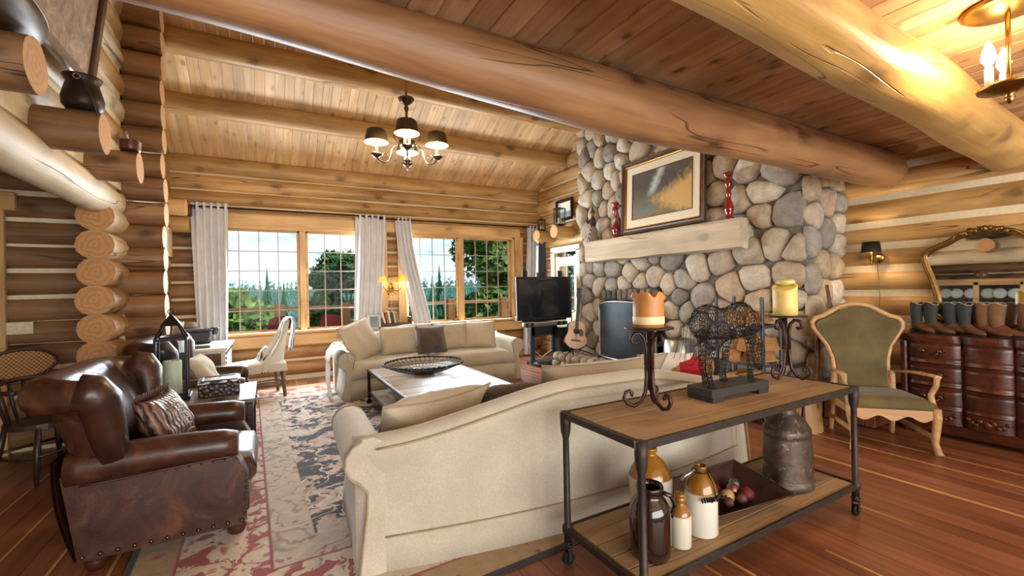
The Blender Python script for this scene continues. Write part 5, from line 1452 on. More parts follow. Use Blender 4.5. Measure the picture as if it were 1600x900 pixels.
# ------------------------------------------------------------------ wall sconce near the mirror
def sconce(label, loc, rz, group=None, shade='drum', energy=14):
    """arm leaves the wall along local -Y"""
    r = thing('wall_sconce', label, 'sconce', loc, rz, group)
    MB().lathe([(0, 0), (.06, 0), (.062, .008), (.045, .018), (.02, .03), (0, .032)], 20).build('backplate', M_BRASS, r, (0, 0, 0), (PI / 2, 0, 0))
    MB().tube([(0, -.02, 0), (0, -.07, -.045), (0, -.12, -.05), (0, -.155, -.02), (0, -.16, .03)], .009, 8).build('arm', M_BRASS, r)
    MB().lathe([(0, -.085), (.008, -.08), (.012, -.06), (.006, -.045), (.012, -.03), (.02, .02), (.014, .03), (.012, .075), (0, .075)], 14, (0, -.16, 0)).build('candle_cup', M_BRASS, r)
    MB().lathe([(.0, .07), (.016, .075), (.024, .10), (.018, .13), (0, .15)], 12, (0, -.16, 0)).build('bulb', M_BULBSOFT, r)
    if shade == 'drum':
        MB().lathe([(.088, .055), (.076, .17), (.073, .17), (.085, .055)], 28, (0, -.16, 0), 0, None, (False, False)).build('shade', plain('black_shade', C('1a1613'), .6), r)
    lamp('sconce_light', 'POINT', (0, -.16, .10), energy, (1, .70, .36), r, shadow_soft_size=.03)
    return r
sconce('brass wall sconce with black drum shade left of the mirror', (5.81, 2.20, 1.70), -PI / 2, None, 'drum', 17)
tag(MB().tube([(5.79, 2.2, 1.64), (5.80, 2.19, 1.3), (5.79, 2.2, .7), (5.80, 2.2, .1)], .004, 5).build('lamp_cord', plain('tan_cord', C('8a6a40'), .6)), 'thin tan lamp cord running down the log wall under the sconce', 'cord')
# firewood chest behind the armchair
ch = thing('wood_chest', 'low reddish plank chest behind the olive armchair', 'chest', (5.42, 2.25, 0), 0)
cm = MB().box((0, 0, 0), (.5, .085, .36), 0, None, .005).mesh('board', wood('chest_wood', C('5c2c1a'), C('8a4a2c'), 1., 10., .2, 0, .5))
for k in range(5): link('board', cm, ch, (-.02, -.2 + .09 * k, .19))
MB().box((-.02, -.02, .385), (.54, .5, .03), 0, None, .006).build('lid', wood('chest_lid', C('4a2416'), C('74402a'), 1., 10.), ch)
# sawn log stump by the console
tag(log((4.62, 2.38, 0), (4.62, 2.38, .42), .17, .15, None, M_LOG_GOLD, 18, 'log_stump', .1), 'upright golden log stump in front of the fireplace corner', 'log')
# ------------------------------------------------------------------ curtains and rods
M_CURT = fabric('grey_curtain', C('e0e0e3'), C('d0d0d5'), 220., .85, .2, .12)
M_ROD = plain('black_rod', C('1f1e20'), .4, .6, .1)
for x0, x1, z, lab in ((-.98, 1.86, 2.80, 'black curtain rod over the left picture window'), (1.80, 5.12, 2.775, 'black curtain rod over the right picture window')):
    r = thing('curtain_rod', lab, 'curtain rod', ((x0 + x1) / 2, 8.04, z), 0, 'curtain rods'); h = (x1 - x0) / 2
    MB().tube([(-h, 0, 0), (h, 0, 0)], .013, 10).build('rod', M_ROD, r)
    for s in (-1, 1): MB().ball((s * h, 0, 0), .024, 12).build('finial', M_ROD, r)
    for xx in (-h + .1, 0, h - .1): MB().tube([(xx, .12, 0), (xx, 0, 0), (xx, -.0, -.02)], .008, 6).build('bracket', M_ROD, r)
def curtain(label, x0, x1, zt, xb0, xb1, zb, folds, tie=None):
    r = thing('curtain', label, 'curtain', ((x0 + x1) / 2, 8.04, zb), 0, 'grey curtains'); cx = (x0 + x1) / 2
    def P(u, v):
        z = lerp(zb, zt, v); t = v
        a = lerp(lerp(xb0, x0, sst(t)), x0, 0) ; b_ = lerp(xb1, x1, sst(t))
        if tie:
            k = math.exp(-((v - tie[0]) / .16) ** 2) * tie[1]; m = lerp(a, b_, tie[2]); a = lerp(a, m, k); b_ = lerp(b_, m, k)
        x = lerp(a, b_, u)
        dd = .045 * math.sin(u * folds * 2 * PI + .5 * math.sin(v * 4 + u * 5)) + .012 * n3(u * 6, v * 5, x0)
        return (x - cx, dd, z - zb)
    m = MB().grid(P, folds * 10, 22); m.build('panel', M_CURT, r, recalc=False)
    g = MB()
    for k in range(folds):
        p = P((k + .5) / folds, 1.); g.tube([(p[0] + .0, .026 * math.cos(a), 2.79 - zb + .026 * math.sin(a)) for a in (2 * PI * i / 12 for i in range(12))], .005, 5, 0, None, True)
    g.build('grommets', M_ROD, r)
    return r
curtain('grey curtain at the far left of the left window', -.99, -.52, 2.86, -.93, -.56, .10, 5)
curtain('grey curtain at the right of the left window', 1.36, 1.90, 2.83, 1.30, 1.74, .10, 5)
curtain('grey curtain tapering aside at the left of the right window', 2.06, 2.36, 2.81, 2.45, 2.80, .10, 4)
curtain('grey curtain at the right window beside the television', 4.90, 5.16, 2.80, 4.76, 5.02, .04, 3)

# ------------------------------------------------------------------ between the windows
r = thing('wall_sconce', 'double brass wall sconce with glowing shades between the windows', 'sconce', (2.0, 8.155, 1.52))
MB().ball((0, 0, 0), (.05, .02, .09), 14).build('backplate', M_BRASS, r)
MB().box((.0, .012, -.02), (.34, .02, .44), 0, None, .004).build('backboard', M_TRIM, r)
t_ = NT('mica_shade')
M_MICA = t_.out(C('c8a050'), .6, 0., Emission_Color=C('e8a840'), Emission_Strength=1.2, Transmission_Weight=.2)
for s in (-1, 1):
    MB().tube([(0, -.02, .0), (s * .05, -.07, -.06), (s * .12, -.09, -.05), (s * .17, -.1, .02), (s * .175, -.1, .07)], .008, 8).build('arm', M_BRASS, r)
    MB().tube([(s * .03, -.03, -.08), (s * .07, -.05, -.13), (s * .1, -.06, -.09), (s * .08, -.055, -.06)], .006, 6).build('scroll', M_BRASS, r)
    sh = MB().lathe([(.072, .10), (.06, .17), (.03, .22), (.02, .225), (.028, .215), (.055, .165), (.066, .10)], 20, (s * .175, -.1, 0), 0, None, (False, False)).build('shade', M_MICA, r)
    MB().lathe([(.0, .06), (.016, .065), (.024, .10), (.018, .13), (0, .15)], 12, (s * .175, -.1, 0)).build('bulb', M_BULBSOFT, r)
    lamp('sconce_light', 'POINT', (s * .175, -.1, .09), 5, (1, .66, .32), r, shadow_soft_size=.03)
tag(MB().tube([(1.98, 8.15, 1.42), (1.99, 8.15, 1.2), (1.98, 8.15, .97)], .004, 5).build('lamp_cord', plain('white_cord', C('d8d0c0'), .6)), 'short white cord below the double sconce', 'cord')
sf = thing('wall_shelf', 'small brown wooden shelf between the windows behind the far sofa', 'shelf', (2.03, 8.02, .80))
MB().box((0, 0, .06), (.56, .2, .03), 0, None, .004).build('board', M_FRAME, sf)
MB().box((0, .085, .0), (.5, .03, .12)).build('rail', M_FRAME, sf)
for s in (-1, 1): MB().prism([(-.09, .045), (.09, .045), (.09, -.12), (.06, -.1)], .025, 0, None, False, 'yz', s * .2).build('bracket', M_FRAME, sf)
for s in (-1, 1): MB().box((s * .265, 0, .12), (.025, .2, .12), 0, None, .004).build('end_cheek', M_FRAME, sf)
for k, (c_, h_, lab) in enumerate((('d9d2c4', .21, 'white spined book at the left end of the small shelf'), ('a2482e', .2, 'rust spined book on the small shelf between the windows'), ('e0d6bf', .22, 'cream spined book next to the rust one on the small shelf'), ('3a3532', .2, 'black spined book in the shelf row'), ('c7b79a', .21, 'tan spined book in the shelf row'), ('8a7a5c', .19, 'olive spined leaning book at the right of the shelf row'))):
    b = thing('book', lab, 'book', (1.82 + .047 * k, 8.01, .881), 0, 'books on the small shelf'); b.rotation_euler = (0, math.radians(-9 if k else -14), 0)
    MB().box((0, .0, h_ / 2), (.036, .15, h_), 0, None, .003).build('cover', plain('book_cover_%d' % k, C(c_), .6), b)
    MB().box((0, .004, h_ / 2 + .003), (.028, .148, h_)).build('pages', plain('book_pages_%d' % k, C('e6dfcf'), .9), b)
pf = thing('picture_frame', 'grey photo frame standing left of the shelf books', 'picture frame', (1.63, 7.9, .79)); pf.rotation_euler = (math.radians(-8), 0, 0)
MB().box((0, 0, .13), (.22, .02, .26), 0, None, .006).build('frame', plain('grey_frame', C('b9bcc0'), .4, .3), pf)
MB().box((0, -.011, .13), (.15, .004, .19)).build('photo', plain('photo_print', C('8c9096'), .5, 0, .5, 8.), pf)

# ------------------------------------------------------------------ desk corner
dk = thing('desk', 'white painted desk with brown drawer panel in the left corner', 'desk', (-.84, 7.38, 0))
MB().box((0, 0, .745), (.74, 1.14, .035), 0, None, .006).build('top', M_WHITE, dk)
MB().box((0, 0, .42), (.68, 1.06, .62), 0, None, .006).build('carcass', M_WHITE, dk)
MB().box((-.0, -.536, .44), (.58, .012, .5)).build('front_panel', wood('desk_brown_panel', C('5a4238'), C('7a5c4c'), 1., 9.), dk)
for s in (-1, 1):
    for t in (-1, 1): MB().box((s * .3, t * .5, .06), (.06, .06, .12)).build('foot', M_WHITE, dk)
cvb = MB()
for k in range(9): cvb.ball((.342, -.5 + .125 * k, .68), (.012, .02, .02), 8); cvb.ball((.342, -.5, .2 + .06 * k), (.012, .018, .018), 8)
cvb.build('studs', M_BLACK, dk)
MB().tube([(.345, -.35 + .1 * math.cos(a), .45 + .1 * math.sin(a)) for a in (2 * PI * i / 20 for i in range(20))], .012, 6, 0, None, True).build('carved_ring', M_WHITE, dk)
lp = thing('laptop', 'thin closed dark laptop on the white desk', 'laptop', (-.85, 7.02, .7635), .1)
MB().box((0, 0, .008), (.34, .24, .014), 0, None, .004).build('shell', M_GREYPL, lp)
MB().box((0, 0, .0165), (.33, .23, .002)).build('lid_panel', M_DARKPL, lp)
bg_ = thing('camera_bag', 'black bag with strap and lens on the desk by the curtain', 'bag', (-.90, 7.62, .7635), .2)
MB().box((0, 0, .1), (.36, .22, .2), 0, None, .035).build('body', plain('black_nylon', C('22252a'), .6), bg_)
MB().box((0, -.005, .195), (.37, .23, .03), 0, None, .012).build('flap', plain('black_nylon_flap', C('2b2f36'), .5), bg_)
MB().tube([(-.17, -.1, .12), (-.1, -.14, .02), (.08, -.15, .01), (.16, -.1, .1)], .008, 6).build('strap', M_DARKPL, bg_)
MB().lathe([(0, 0), (.045, 0), (.05, .08), (.055, .085), (.055, .1), (0, .1)], 18).build('lens', M_DARKPL, bg_, (.22, .02, .12))
hat = thing('felt_hat', 'brown felt hat on top of the black bag', 'hat', (-.98, 7.72, .972))
MB().lathe([(.15, .0), (.16, .004), (.15, .008), (.085, .012), (.08, .07), (.06, .1), (0, .095)], 24).build('crown_and_brim', plain('brown_felt_hat', C('7a6654'), .9), hat)
MB().lathe([(.087, .014), (.089, .016), (.086, .034), (.083, .034)], 24, (0, 0, 0), 0, None, (False, False)).build('hat_band', plain('hat_ribbon', C('3a2c24'), .8), hat)
pf2 = thing('picture_frame', 'pale photo frame leaning in the corner behind the lantern', 'picture frame', (-1.12, 7.45, .7635), -.5); pf2.rotation_euler = (math.radians(-10), 0, -.9)
MB().box((0, 0, .17), (.2, .02, .34), 0, None, .006).build('frame', plain('pale_frame', C('cfd6dc'), .3), pf2)
MB().box((0, -.011, .17), (.13, .004, .25)).build('photo', plain('photo_print_b', C('7d8790'), .4, 0, .5, 8.), pf2)
ch = thing('desk_chair', 'cream upholstered desk chair with nailhead trim facing the white desk', 'chair', (-.13, 7.12, 0), math.radians(100)); ch.scale = (1.1, 1.14, 1.05)
M_CH = fabric('chair_linen', C('d8d2c6'), C('c4bdb0'), 300., .9, .3)
rings = []
for i in range(11):
    x = lerp(-.26, .26, i / 10); ed = min(i, 10 - i) / 2.; q = 1 - .3 * max(0, 1 - ed) ** 2
    rings.append([(x, py, pz) for py, pz in ((.28, .36), (.29, .40), (.27, .38 + .1 * q), (0, .38 + .12 * q), (-.26, .38 + .1 * q), (-.27, .36))])
MB().rings(rings).build('seat', M_CH, ch)
# scooped barrel back: open towards +Y (front)
def cb_(u, v, o=0.):
    a = lerp(-1.15, 1.15, u); R0 = .30 + o; e = abs(a) / 1.15
    top = lerp(1.02, .50, sst((e - .25) / .75)); z = lerp(.36, top, v)
    return (R0 * math.sin(a) * (1 + .0 * v), -R0 * math.cos(a) * .95 + .03 - .14 * (z - .36) + (.22 * max(0, e - .55)), z)
m = MB(); m.grid(lambda u, v: cb_(u, v), 20, 8); m.grid(lambda u, v: cb_(u, v, -.05), 20, 8, 0, None, True)
m.grid(lambda u, v: cb_(u, 1, -.05 * v), 20, 1); m.grid(lambda u, v: cb_(u, 0, -.05 * v), 20, 1); m.grid(lambda u, v: cb_(0, v, -.05 * u), 1, 8); m.grid(lambda u, v: cb_(1, v, -.05 * u), 1, 8)
m.build('barrel_back', M_CH, ch)
nb = MB()
for k in range(33): p = cb_(k / 32, .03, .004); nb.ball(p, .008, 6)
nb.build('nailheads', M_BLACK, ch, kind='stuff')
M_LEGW = plain('grey_brown_wood', C('6a5444'), .5)
for sx, sy in ((-.22, .22), (.22, .22), (-.2, -.22), (.2, -.22)): MB().tube([(sx, sy, .38), (sx * 1.05, sy * 1.12, 0)], [.028, .018], 8).build('leg', M_LEGW, ch)
MB().tube([(-.21, -.23, .2), (.21, -.23, .2)], .012, 6).build('stretcher', M_LEGW, ch)
for s in (-1, 1): MB().tube([(s * .215, -.23, .17), (s * .225, .23, .17)], .012, 6).build('stretcher', M_LEGW, ch)
t_ = NT('patterned_throw'); w_ = t_.n('TexWave', Vector=t_.coord((1, 1, 1), False), Scale=5., Distortion=9., Detail=3.).outputs[1]
M_PTH = t_.out(t_.ramp(w_, [(.3, C('4f4a4c')), (.5, C('b7b0ae')), (.8, C('d8d2cf'))]), .95)
tb = thing('chair_throw', 'grey patterned throw hung over the back of the desk chair', 'throw', (-.13, 7.12, 0), math.radians(100)); tb.scale = (1.1, 1.14, 1.05)
pth = [(-.36, .62), (-.385, .8), (-.405, .98), (-.39, 1.05), (-.34, 1.055), (-.29, 1.02), (-.26, .9), (-.235, .75), (-.20, .58)]
def tp(u, v):
    q = v * (len(pth) - 1); i = min(int(q), len(pth) - 2); f = q - i
    return (lerp(-.13, .14, u) + .01 * math.sin(v * 9), lerp(pth[i][0], pth[i + 1][0], f) - .004 + .012 * math.sin(u * 14 + v * 3) * abs(v - .42), lerp(pth[i][1], pth[i + 1][1], f) + .006)
MB().grid(tp, 12, 20).build('cloth', M_PTH, tb)
fr_ = MB()
for k in range(14): p = tp(k / 13, 0); fr_.tube([p, (p[0] + RND.uniform(-.01, .01), p[1], p[2] - .05)], .003, 4)
fr_.build('fringe', M_PTH, tb)
pillow('chair_cushion', .34, .24, .1, M_PTH, 'small grey script cushion on the desk chair seat', 'cushion', (-.13, 7.1, .50), (math.radians(62), 0, math.radians(97) + PI), None, None, 0, 21)

# ------------------------------------------------------------------ dark spindle armchair at the stub wall
ws = thing('spindle_chair', 'dark spindle armchair with woven cane crest behind the leather armchair', 'chair', (-1.62, 5.08, 0), math.radians(50))
M_DW = plain('dark_turned_wood', C('3a2c26'), .4, 0, .3)
seat = [(.26 * math.cos(a), .24 * math.sin(a)) for a in (2 * PI * i / 24 for i in range(24))]
MB().prism(seat, .04, 0, None, False, 'xy', .44).build('seat', M_DW, ws)
for sx, sy in ((-.17, -.17), (.17, -.17), (-.17, .17), (.17, .17)):
    MB().tube([(sx, sy, .43), (sx * 1.15, sy * 1.15, .25), (sx * 1.3, sy * 1.3, 0)], [.018, .024, .014], 8).build('leg', M_DW, ws)
for s in (-1, 1):
    MB().tube([(s * .21, -.21, .18), (s * .21, .21, .18)], .012, 6).build('stretcher', M_DW, ws)
    MB().tube([(-.21, s * .21, .22), (.21, s * .21, .22)], .012, 6).build('stretcher', M_DW, ws)
rail = [(.30 * math.cos(a), .27 * math.sin(a), .73 + .05 * max(0, math.sin(a))) for a in (lerp(-.45, PI + .45, i / 24) for i in range(25))]
MB().tube(rail, .02, 8).build('arm_bow', M_DW, ws)
for i in range(9):
    p = rail[3 + i * 18 // 8]; MB().tube([(p[0] * .78, p[1] * .78, .45), ((p[0] * .9), p[1] * .9, .6), p], [.009, .014, .009], 6).build('spindle', M_DW, ws)
def ov(a): return (.25 * math.cos(a), .27 + .02, .90 + .125 * math.sin(a))
MB().tube([ov(2 * PI * i / 30) for i in range(30)], .014, 8, 0, None, True).build('crest_hoop', M_DW, ws)
t_ = NT('cane_weave'); v_ = t_.coord((60, 60, 60), False)
M_CANE = t_.out(t_.mix(t_.ramp(t_.n('TexChecker', Vector=v_, Scale=1.).outputs[1], [(.4, 0.), (.6, 1.)]), C('6a4a30'), C('a27c52')), .8)
MB().prism([(ov(2 * PI * i / 30)[0] * .96, .9 + (ov(2 * PI * i / 30)[2] - .9) * .96) for i in range(30)], .006, 0, None, False, 'xz', .29).build('cane_panel', M_CANE, ws)
for s in (-1, 1): MB().tube([(s * .16, .25, .77), (s * .17, .29, .82)], .012, 6).build('crest_post', M_DW, ws)
lsw = thing('light_switch', 'cream triple light switch plate on the stub wall by the door', 'light switch', (-2.045, 5.85, 1.18))
MB().box((0, 0, 0), (.185, .012, .115), 0, None, .004).build('plate', plain('cream_plastic', C('e3d6b4'), .4), lsw)
for x in (-.055, 0, .055):
    MB().box((x, -.008, .0), (.01, .012, .024), 0, None, .002).build('toggle', M_WHITE, lsw)

# ------------------------------------------------------------------ loft edge: painting and pots
lpn = thing('framed_painting', 'big canvas in a silver and brown frame on the upper left log wall', 'painting', (-1.165, 3.55, 2.985)); lpn.rotation_euler = (0, math.radians(-7), PI)
t_ = NT('muted_canvas'); n_ = t_.noise(t_.coord((2, 2, 2), False), 3., 6, .7, 2.)
MB().box((-.012, 0, .65), (.01, 1.66, 1.2)).build('painted_canvas', t_.out(t_.ramp(n_, [(.3, C('6d5d50')), (.6, C('a58f7c')), (.8, C('c9bfb2'))]), .5), lpn)
fw = .09
MB().box((-.02, 0, fw / 2), (.045, 1.74, fw), 0, None, .012).build('frame_bottom_rail', plain('silver_leaf_frame', C('a49a92'), .25, .6, .4), lpn)
MB().box((-.02, 0, 1.3 - fw / 2), (.045, 1.74, fw), 0, None, .012).build('frame_top_rail', plain('silver_leaf_frame_b', C('a49a92'), .25, .6, .4), lpn)
for s in (-1, 1): MB().box((-.02, s * (.87 - fw / 2), .65), (.046, fw, 1.3), 0, None, .012).build('frame_stile', plain('brown_frame_stile', C('4f3626'), .35), lpn)
pot = thing('iron_cauldron', 'dark iron cauldron with wire bail on the middle joist end', 'pot', (-1.075, 4.0, 2.722))
MB().lathe([(0, .004), (.085, .0), (.108, .03), (.112, .08), (.095, .15), (.085, .185), (.10, .215), (.105, .225), (.096, .222), (.08, .19), (.09, .15), (.10, .08), (0, .03)], 28).build('body', plain('cauldron_iron', C('3a2c26'), .45, .6, .3), pot)
MB().tube([(.0, -.11, .2), (.04, -.135, .16), (.08, -.13, .06), (.10, -.12, -.05)], .004, 5).build('bail', M_IRON, pot)
for s in (-1, 1): MB().tube([(.0 + .018 * math.cos(a), s * .108, .195 + .018 * math.sin(a)) for a in (2 * PI * i / 12 for i in range(12))], .004, 5, 0, None, True).build('ear', M_SILVER, pot)
kt = thing('copper_kettle', 'small copper pan with spout on the joist end next to the log pillar', 'pot', (-1.03, 4.95, 2.722))
MB().lathe([(0, 0), (.065, 0), (.075, .02), (.078, .085), (.083, .09), (.074, .09), (.068, .02), (0, .008)], 24).build('bowl', plain('brown_copper', C('6a4636'), .35, .7, .3), kt)
MB().tube([(-.01, -.02, .085), (-.015, -.025, .14), (-.02, -.02, .17)], .01, 8).build('spout', M_SILVER, kt)
wbw = thing('wooden_trough', 'dark wooden dough bowl on the nearest joist end at the top left', 'bowl', (-1.13, 2.97, 2.722), .1)
rings = []
for q, z in ((.35, .0), (.75, .02), (.95, .08), (1., .13), (.96, .135), (.85, .08), (.5, .025)):
    rings.append([(.19 * q * math.cos(a), .42 * q * math.sin(a), z + .05 * abs(math.sin(a)) ** 2 * (z > .05)) for a in (2 * PI * j / 32 for j in range(32))])
MB().rings(rings).build('hull', plain('dark_bowl_wood', C('4a3a2a'), .4, 0, .4), wbw)
MB().tube([(.185 * math.cos(a), .41 * math.sin(a), .135 + .05 * abs(math.sin(a)) ** 2) for a in (2 * PI * j / 32 for j in range(32))], .009, 6, 0, None, True).build('rim', plain('bowl_rim_wood', C('6a5640'), .4), wbw)
spf = thing('framed_print', 'small pine framed print on the left wall beside the window', 'picture', (-1.235, 7.72, 2.02)); spf.rotation_euler = (0, 0, PI)
frame(.5, .40, .06, .03, M_TRIM, spf)
MB().box((-.006, 0, .2), (.006, .4, .3)).build('print', plain('print_grey', C('b9b5ac'), .6, 0, .3, 9.), spf)
for y, z, lab in ((7.75, 2.72, 'upper sawn log bracket by the left curtain top'), (8.0, 2.52, 'lower sawn log bracket by the left curtain')):
    tag(log((-1.45, y, z), (-1.0, y, z), .12, .12, None, M_LOG_GOLD, 14, 'log_bracket'), lab, 'bracket')
rb = thing('leather_box', 'small red leather box on the log bracket beside the curtain', 'box', (-1.02, 8.0, 2.642))
MB().box((0, 0, .06), (.1, .14, .12), 0, None, .008).build('body', plain('red_brown_leather', C('5a2a22'), .5), rb)
MB().box((0, 0, .124), (.106, .146, .01), 0, None, .003).build('lid', plain('red_brown_leather_lid', C('6a342a'), .5), rb)
# ------------------------------------------------------------------ chandelier
cd = thing('chandelier', 'pewter chandelier with four shaded arms hanging from the vault', 'chandelier', (1.37, 4.75, 2.80), math.radians(-16))
ZR = roof_z(4.75)
M_SHADE = plain('olive_metal_shade', C('4f4430'), .45, .3, .25)
M_SHADEIN = plain('shade_lining', C('b59a60'), .6, .2)
# chain of links from the stem up to the ceiling
cz0 = .86; nL = int((ZR - 2.80 - cz0) / .036)
lk = MB().tube([(.008 * math.cos(a), 0, .022 * math.sin(a)) for a in (2 * PI * i / 10 for i in range(10))], .0028, 5, 0, None, True).mesh('chain_link', M_PEWTER)
for k in range(nL): link('chain_link', lk, cd, (0, 0, cz0 + .036 * k), (0, 0, (k % 2) * PI / 2))
MB().lathe([(0, 0), (.065, .0), (.06, -.02), (.02, -.04), (0, -.04)], 20, (0, 0, ZR - 2.80 - .002)).build('ceiling_rose', M_PEWTER, cd)
MB().lathe([(0, 0), (.014, .01), (.02, .03), (.01, .05), (.03, .075), (.045, .09), (.02, .11), (.013, .13), (.013, .20), (.07, .225), (.085, .245), (.085, .262), (.05, .28), (.02, .29), (.014, .31), (.013, .62), (.02, .64), (.028, .665), (.016, .69), (.018, .70), (.055, .725), (.085, .76), (.088, .775), (.05, .785), (.012, .79), (.008, .85), (0, .86)], 20).build('stem', M_PEWTER, cd)
for k in range(4):
    M = RZ(k * PI / 2)
    a = MB().tube([(u, 0, z) for u, z in ((.06, .25), (.12, .26), (.165, .21), (.175, .13), (.20, .075), (.25, .055), (.30, .075), (.325, .125))], .0085, 8, 0, M)
    a.tube([(u, 0, z) for u, z in ((.20, .075), (.255, .085), (.275, .125), (.25, .16), (.215, .15), (.215, .12), (.235, .115))], .0055, 6, 0, M)
    a.tube([(u, 0, z) for u, z in ((.05, .27), (.11, .29), (.145, .35), (.12, .40), (.085, .385), (.09, .355))], .0055, 6, 0, M)
    arm = a.build('arm', M_PEWTER, cd)
    c = M @ Vector((.325, 0, 0))
    MB().lathe([(0, .10), (.02, .105), (.05, .13), (.062, .145), (.058, .152), (.03, .15), (.02, .16), (0, .16)], 18, c).build('drip_cup', M_PEWTER, arm)
    for s in (-1, 1):
        o_ = M @ Vector((.325, s * .024, 0))
        MB().lathe([(0, .15), (.012, .15), (.012, .26), (0, .26)], 10, o_).build('candle_sleeve', plain('ivory_sleeve', C('efe3c4'), .5), arm)
        MB().lathe([(0, .26), (.008, .265), (.013, .285), (.008, .31), (0, .325)], 10, o_).build('bulb', M_BULB, arm)
    MB().tube([c + Vector((0, 0, .15)), c + Vector((0, 0, .43))], .004, 6).build('shade_rod', M_PEWTER, arm)
    sh = MB().lathe([(.128, .275), (.098, .405), (.092, .41)], 28, c, 0, None, (False, False)); sh.lathe([(.126, .276), (.096, .404)], 28, c, 1, None, (False, False))
    sh.lathe([(.003, .412), (.092, .41)], 28, c, 0, None, (False, False))
    sh.build('shade', [M_SHADE, M_SHADEIN], arm)
    MB().ball(c + Vector((0, 0, .435)), .012, 8).build('finial', M_PEWTER, arm)
    lamp('chandelier_light', 'POINT', c + Vector((0, 0, .25)), 44, (1, .76, .46), cd, shadow_soft_size=.04)

# ------------------------------------------------------------------ brass ceiling lamp at upper right
pn = thing('ceiling_lamp', 'brass ceiling lamp with bare candle bulbs at the upper right', 'lamp', (3.14, .655, 2.29))
MB().lathe([(0, .48), (.16, .48), (.165, .47), (.14, .455), (.03, .44), (0, .44)], 28).build('canopy', M_BRASS, pn)
MB().tube([(0, 0, .45), (0, 0, .10)], .01, 8).build('stem', M_BRASS, pn)
MB().lathe([(0, .0), (.012, .01), (.02, .03), (.012, .045), (.05, .06), (.11, .075), (.115, .09), (.05, .095), (0, .1)], 24).build('tray', M_BRASS, pn)
for k in range(3):
    a = k * 2 * PI / 3 + .4; p = (.085 * math.cos(a), .085 * math.sin(a), 0)
    MB().lathe([(0, .09), (.016, .09), (.016, .18), (0, .18)], 12, p).build('candle_sleeve', M_WHITE, pn)
    MB().lathe([(0, .18), (.012, .19), (.028, .225), (.02, .27), (.004, .31), (0, .31)], 14, p).build('bulb', M_BULB, pn)
    lamp('ceiling_lamp_light', 'POINT', (p[0] * 1.6, p[1] * 1.6, .24), 13, (1, .74, .42), pn, shadow_soft_size=.05)

# ------------------------------------------------------------------ rug
RX0, RX1, RY0, RY1 = -.74, 3.1, 1.98, 7.66
def rug_mat():
    t = NT('persian_rug'); v = t.coord((1, 1, 1), False)
    s = t.n('SeparateXYZ', Vector=v); x, y = s.outputs[0], s.outputs[1]
    hw, hl = (RX1 - RX0) / 2, (RY1 - RY0) / 2
    ex = t.math('SUBTRACT', hw, t.math('ABSOLUTE', x)); ey = t.math('SUBTRACT', hl, t.math('ABSOLUTE', y))
    d = t.math('MINIMUM', ex, ey)          # distance from the rug edge
    wv = t.n('VectorMath', _operation='ADD', i0=v, i1=t.n('VectorMath', _operation='SCALE', i0=t.n('TexNoise', Vector=v, Scale=5., Detail=2.).outputs[1], Scale=.22).outputs[0]).outputs[0]
    vines = t.math('ABSOLUTE', t.math('SUBTRACT', t.noise(wv, 3.1, 2, .5, 1.0), .5))
    leaf = t.n('TexVoronoi', Vector=wv, Scale=5.2).outputs[0]
    leaf2 = t.n('TexVoronoi', Vector=wv, Scale=12.).outputs[0]
    blob = t.noise(wv, 4.2, 3, .6, .5)
    navy, cream, beige, rose, red, tan = C('34353d'), C('d9cfc2'), C('c3b7a6'), C('b58d86'), C('9d4a48'), C('a98e66')
    f = t.mix(t.ramp(blob, [(.50, 0.), (.53, 1.)]), navy, t.mix(t.ramp(leaf, [(.25, 0.), (.4, 1.)]), rose, t.mix(t.ramp(leaf2, [(.2, 0.), (.3, 1.)]), rose, C('cdbdb2'))))
    f = t.mix(t.ramp(vines, [(.012, 1.), (.022, 0.)]), f, cream)
    f = t.mix(t.ramp(leaf2, [(.16, 1.), (.2, 0.)]), f, C('c9a79c'))
    bb = t.mix(t.ramp(leaf2, [(.2, 1.), (.27, 0.)]), t.mix(t.ramp(vines, [(.01, 1.), (.03, 0.)]), beige, C('9c8d7c')), C('a87468'))
    rb = t.mix(t.ramp(blob, [(.47, 0.), (.51, 1.)]), red, t.mix(t.ramp(leaf, [(.2, 1.), (.28, 0.)]), C('d2c3ae'), red))
    blob2 = t.noise(wv, 8.5, 3, .6, .8)
    rb = t.mix(t.ramp(blob2, [(.46, 0.), (.50, 1.)]), red, t.mix(t.ramp(leaf2, [(.2, 1.), (.28, 0.)]), C('d2c3ae'), C('b07a70')))
    ob = t.mix(t.ramp(leaf, [(.1, 1.), (.16, 0.)]), tan, red)
    def band(lo, c0, c1): return t.mix(t.ramp(d, [(max(0, lo - .004), 0.), (lo + .004, 1.)]), c0, c1)
    c = band(.035, C('25242a'), ob)
    c = band(.22, c, red); c = band(.235, c, rb); c = band(.66, c, C('8a3c3c')); c = band(.675, c, bb); c = band(.90, c, f)
    n = t.noise(v, 14., 4)
    c = t.mix(1., c, t.ramp(n, [(.3, (.82, .82, .82, 1)), (.7, (1.1, 1.1, 1.1, 1))]), 'MULTIPLY')
    pile = t.noise(t.coord((300, 90, 300), False), 1., 2)
    return t.out(c, .95, 0., pile, .4, .004, Sheen_Weight=.15)
rug = MB().box((0, 0, .0), (RX1 - RX0, RY1 - RY0, .011), 0, None, .004).build('area_rug', rug_mat(), None, ((RX0 + RX1) / 2, (RY0 + RY1) / 2, .0072), (0, 0, math.radians(1.8)))
tag(rug, 'faded navy, red and beige oriental rug under the seating group', 'rug')
for name in ('sofa', 'sofa.001', 'coffee_table', 'leather_armchair', 'leather_armchair.001', 'side_table', 'throw_blanket', 'desk_chair'):
    pass

